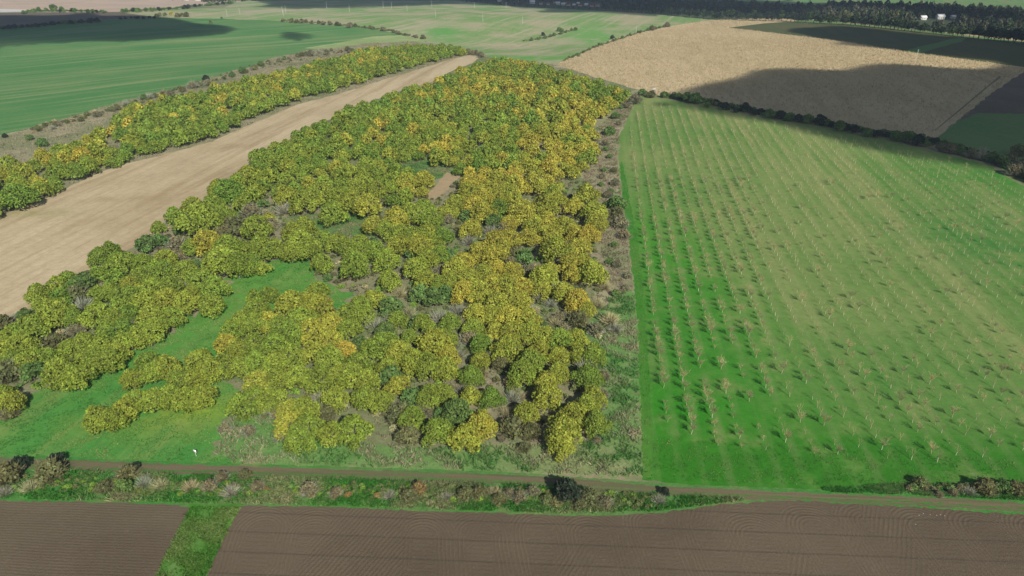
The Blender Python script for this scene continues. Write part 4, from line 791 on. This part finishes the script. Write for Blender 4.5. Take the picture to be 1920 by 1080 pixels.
# ------------------------------------------------------------------ sign and hunting hide
WP = plain('white_board', (0.88, 0.9, 0.86), .5)
x, y = wxy(368, 855); z = float(H(x, y)); root = link('field_sign', None, loc=(x, y, z)); root.rotation_euler = (0, 0, R(-20))
tag(root, 'small white square sign on a short post in the meadow', 'sign')
link('post', mesh_np('post', *join([tube((0, 0, -.3), (0, 0, 1.0), .05, .05, 8)]), CONC), root)
link('board', mesh_np('board', *box((-.33, -.10, .85), (.33, -.055, 1.5)), WP), root)
WOOD = plain('grey_timber', (0.30, 0.25, 0.2))
x, y = wxy(1225, 178); z = float(H(x, y)); root = link('hunting_hide', None, loc=(x, y, z)); root.rotation_euler = (0, 0, R(12))
tag(root, 'raised hunting hide with white roof beside the maize hedge', 'hide')
for a in (-.8, .8):
    for b_ in (-.6, .6): link('leg', mesh_np('leg', *tube((a*1.25, b_*1.25, -.2), (a, b_, 3.4), .07, .06, 6), WOOD), root)
link('platform', mesh_np('platform', *box((-.95, -.75, 1.75), (.95, .75, 1.87)), WOOD), root)
link('railing', mesh_np('railing', *join([box((-.9, -.74, 2.5), (.9, -.68, 2.6)), box((-.9, .68, 2.5), (.9, .74, 2.6)), box((-.92, -.67, 2.5), (-.86, .67, 2.6))]), WOOD), root)
link('roof', mesh_np('roof', *box((-1.15, -.95, 3.4), (1.15, .95, 3.52)), WHITEM), root)
link('ladder', mesh_np('ladder', *join([tube((-.3, -1.9, 0), (-.3, -.8, 1.8), .04, .04, 5), tube((.3, -1.9, 0), (.3, -.8, 1.8), .04, .04, 5)]+[tube((-.3, -1.9+1.1*f, 1.8*f), (.3, -1.9+1.1*f, 1.8*f), .03, .03, 5) for f in (.15, .32, .5, .67, .85)]), WOOD), root)
# pale stones lying on the ploughed soil
STN = plain('pale_stone', (0.46, 0.43, 0.38))
def stone_geo(seed):
    r = np.random.default_rng(seed); th = np.linspace(0, 2*math.pi, 9)[:-1]; V = []
    for ph, z in ((.55, -.25), (1.0, .05), (.75, .45), (.25, .62)): V += [(math.cos(t)*ph*r.uniform(.75, 1.2), math.sin(t)*ph*r.uniform(.75, 1.2), z) for t in th]
    Fc = [(k*8+i, k*8+(i+1) % 8, (k+1)*8+(i+1) % 8, (k+1)*8+i) for k in range(3) for i in range(8)]; Fc += [(24, 25, 26, 27), (24, 27, 28, 31), (28, 29, 30, 31)]
    return np.array(V), np.array(Fc)
for i, (px, py) in enumerate([(1723, 966), (1731, 963), (1744, 965), (1756, 966), (1763, 965), (1771, 967), (1717, 983)]):
    x, y = wxy(px, py); o = link('stone', mesh_np('stone', *stone_geo(i), STN, smooth=True), loc=(x, y, float(H(x, y)))); o.scale = (.10, .08, .06); o.rotation_euler = (0, 0, i)
    tag(o, f'pale stone on ploughed soil near the right field edge, {ordw(i if i < 6 else 0)} from left' if i < 6 else 'lone pale stone lower on the ploughed soil, right of centre', 'stone', 'pale stones on the ploughed soil')

# ------------------------------------------------------------------ clouds whose shadows lie on the fields
g = G('cloud'); pv_ = g.n('ShaderNodeVolumePrincipled'); pv_.inputs['Density'].default_value = .06; pv_.inputs['Color'].default_value = (1, 1, 1, 1); pv_.inputs['Anisotropy'].default_value = .3
g.t.links.new(pv_.outputs[0], g.out.inputs['Volume']); CLM = g.m
def cloud(poly, label, T=45, w=22, alt=420, step=None):
    P = np.array(poly, float); wx, wy = hit(P[:, 0], P[:, 1]); Q = np.column_stack([wx, wy]); z0 = alt
    off = np.array([S.x, S.y])/S.z*alt
    Q = Q+off; mn, mx = Q.min(0)-5, Q.max(0)+5; step = step or max(7, (mx-mn).max()/90)
    gx, gy = np.arange(mn[0], mx[0]+step, step), np.arange(mn[1], mx[1]+step, step); X, Y = np.meshgrid(gx, gy, indexing='ij')
    ins = inpoly(X, Y, [tuple(q) for q in Q]); d = np.full(X.shape, 1e9)
    for i in range(len(Q)):
        a, b = Q[i], Q[(i+1) % len(Q)]; ab = b-a; t = np.clip(((X-a[0])*ab[0]+(Y-a[1])*ab[1])/(ab@ab+1e-9), 0, 1); d = np.minimum(d, np.hypot(X-a[0]-t*ab[0], Y-a[1]-t*ab[1]))
    d = np.where(ins, d, -d)+w*.5*(np.sin(X/31+np.sin(Y/23))+np.sin(Y/37+1.5*np.sin(X/29)))*.7
    t = T*(1-np.exp(-np.clip(d, 0, None)/w))*(1+.25*np.sin(X/47+1)*np.sin(Y/39)); ins = d > 0
    cell = ins[:-1, :-1] & ins[1:, :-1] & ins[1:, 1:] & ins[:-1, 1:]; nx, ny = X.shape
    full = np.zeros_like(ins); pc = np.pad(cell, 1); full = pc[:-1, :-1] & pc[1:, :-1] & pc[1:, 1:] & pc[:-1, 1:]
    idx = np.arange(nx*ny).reshape(nx, ny); bot = np.where(full, idx+nx*ny, idx)
    tt = np.where(full, t, 0); V = np.vstack([np.column_stack([X.ravel(), Y.ravel(), (z0+tt*.7).ravel()]), np.column_stack([X.ravel(), Y.ravel(), (z0-tt*.3).ravel()])])
    i, j = np.nonzero(cell); top = np.column_stack([idx[i, j], idx[i+1, j], idx[i+1, j+1], idx[i, j+1]]); bo = np.column_stack([bot[i, j], bot[i, j+1], bot[i+1, j+1], bot[i+1, j]])
    Fc = np.vstack([top, bo]); used, inv = np.unique(Fc, return_inverse=True)
    return tag(link('cloud', mesh_np('cloud', V[used], inv.reshape(Fc.shape), CLM)), label, 'cloud', 'clouds shading the far fields')
cloud([(1225, 186), (1290, 170), (1340, 152), (1400, 134), (1500, 128), (1600, 130), (1680, 118), (1780, 118), (1870, 118), (1960, 112), (2300, 120), (2300, 400), (2000, 350), (1850, 300), (1740, 282), (1640, 268), (1560, 262), (1440, 246), (1360, 226), (1290, 208)], 'cloud shading the lower maize field', T=75, w=34)
cloud([(1440, 62), (1500, 52), (1600, 52), (1800, 68), (2200, 100), (2300, 150), (2100, 130), (1920, 118), (1780, 104), (1640, 92), (1540, 80)], 'cloud shading the dark vineyard', T=60, w=30)
cloud([(-500, 28), (-100, 26), (60, 27), (300, 30), (420, 45), (470, 60), (440, 72), (330, 74), (200, 78), (100, 82), (0, 90), (-400, 110)], 'cloud shading the upper left corner of the green crop', T=80, w=55)
cloud([(490, 60), (560, 58), (590, 66), (560, 78), (500, 74)], 'small cloud shading a spot of the green crop', T=45, w=16)
cloud([(470, 14), (560, 16), (700, 14), (850, 10), (960, 12), (1040, 24), (1150, 26), (1260, 29), (1360, 34), (1500, 34), (1560, 26), (1700, 34), (1950, 60), (1950, 30), (1500, 0), (1000, -20), (600, -20), (460, 0)], 'long cloud shading the village and far wood', T=45, w=40)

# ------------------------------------------------------------------ haze
g = G('haze'); hv = g.n('ShaderNodeVolumePrincipled'); hv.inputs['Density'].default_value = .00012; hv.inputs['Color'].default_value = (.58, .76, 1, 1)
g.t.links.new(hv.outputs[0], g.out.inputs['Volume'])
tag(link('haze', mesh_np('haze', *box((-9500, -9500, -60), (9500, 9500, 330)), g.m)), 'thin pale bluish haze lying over all the fields', 'haze', kind='stuff')
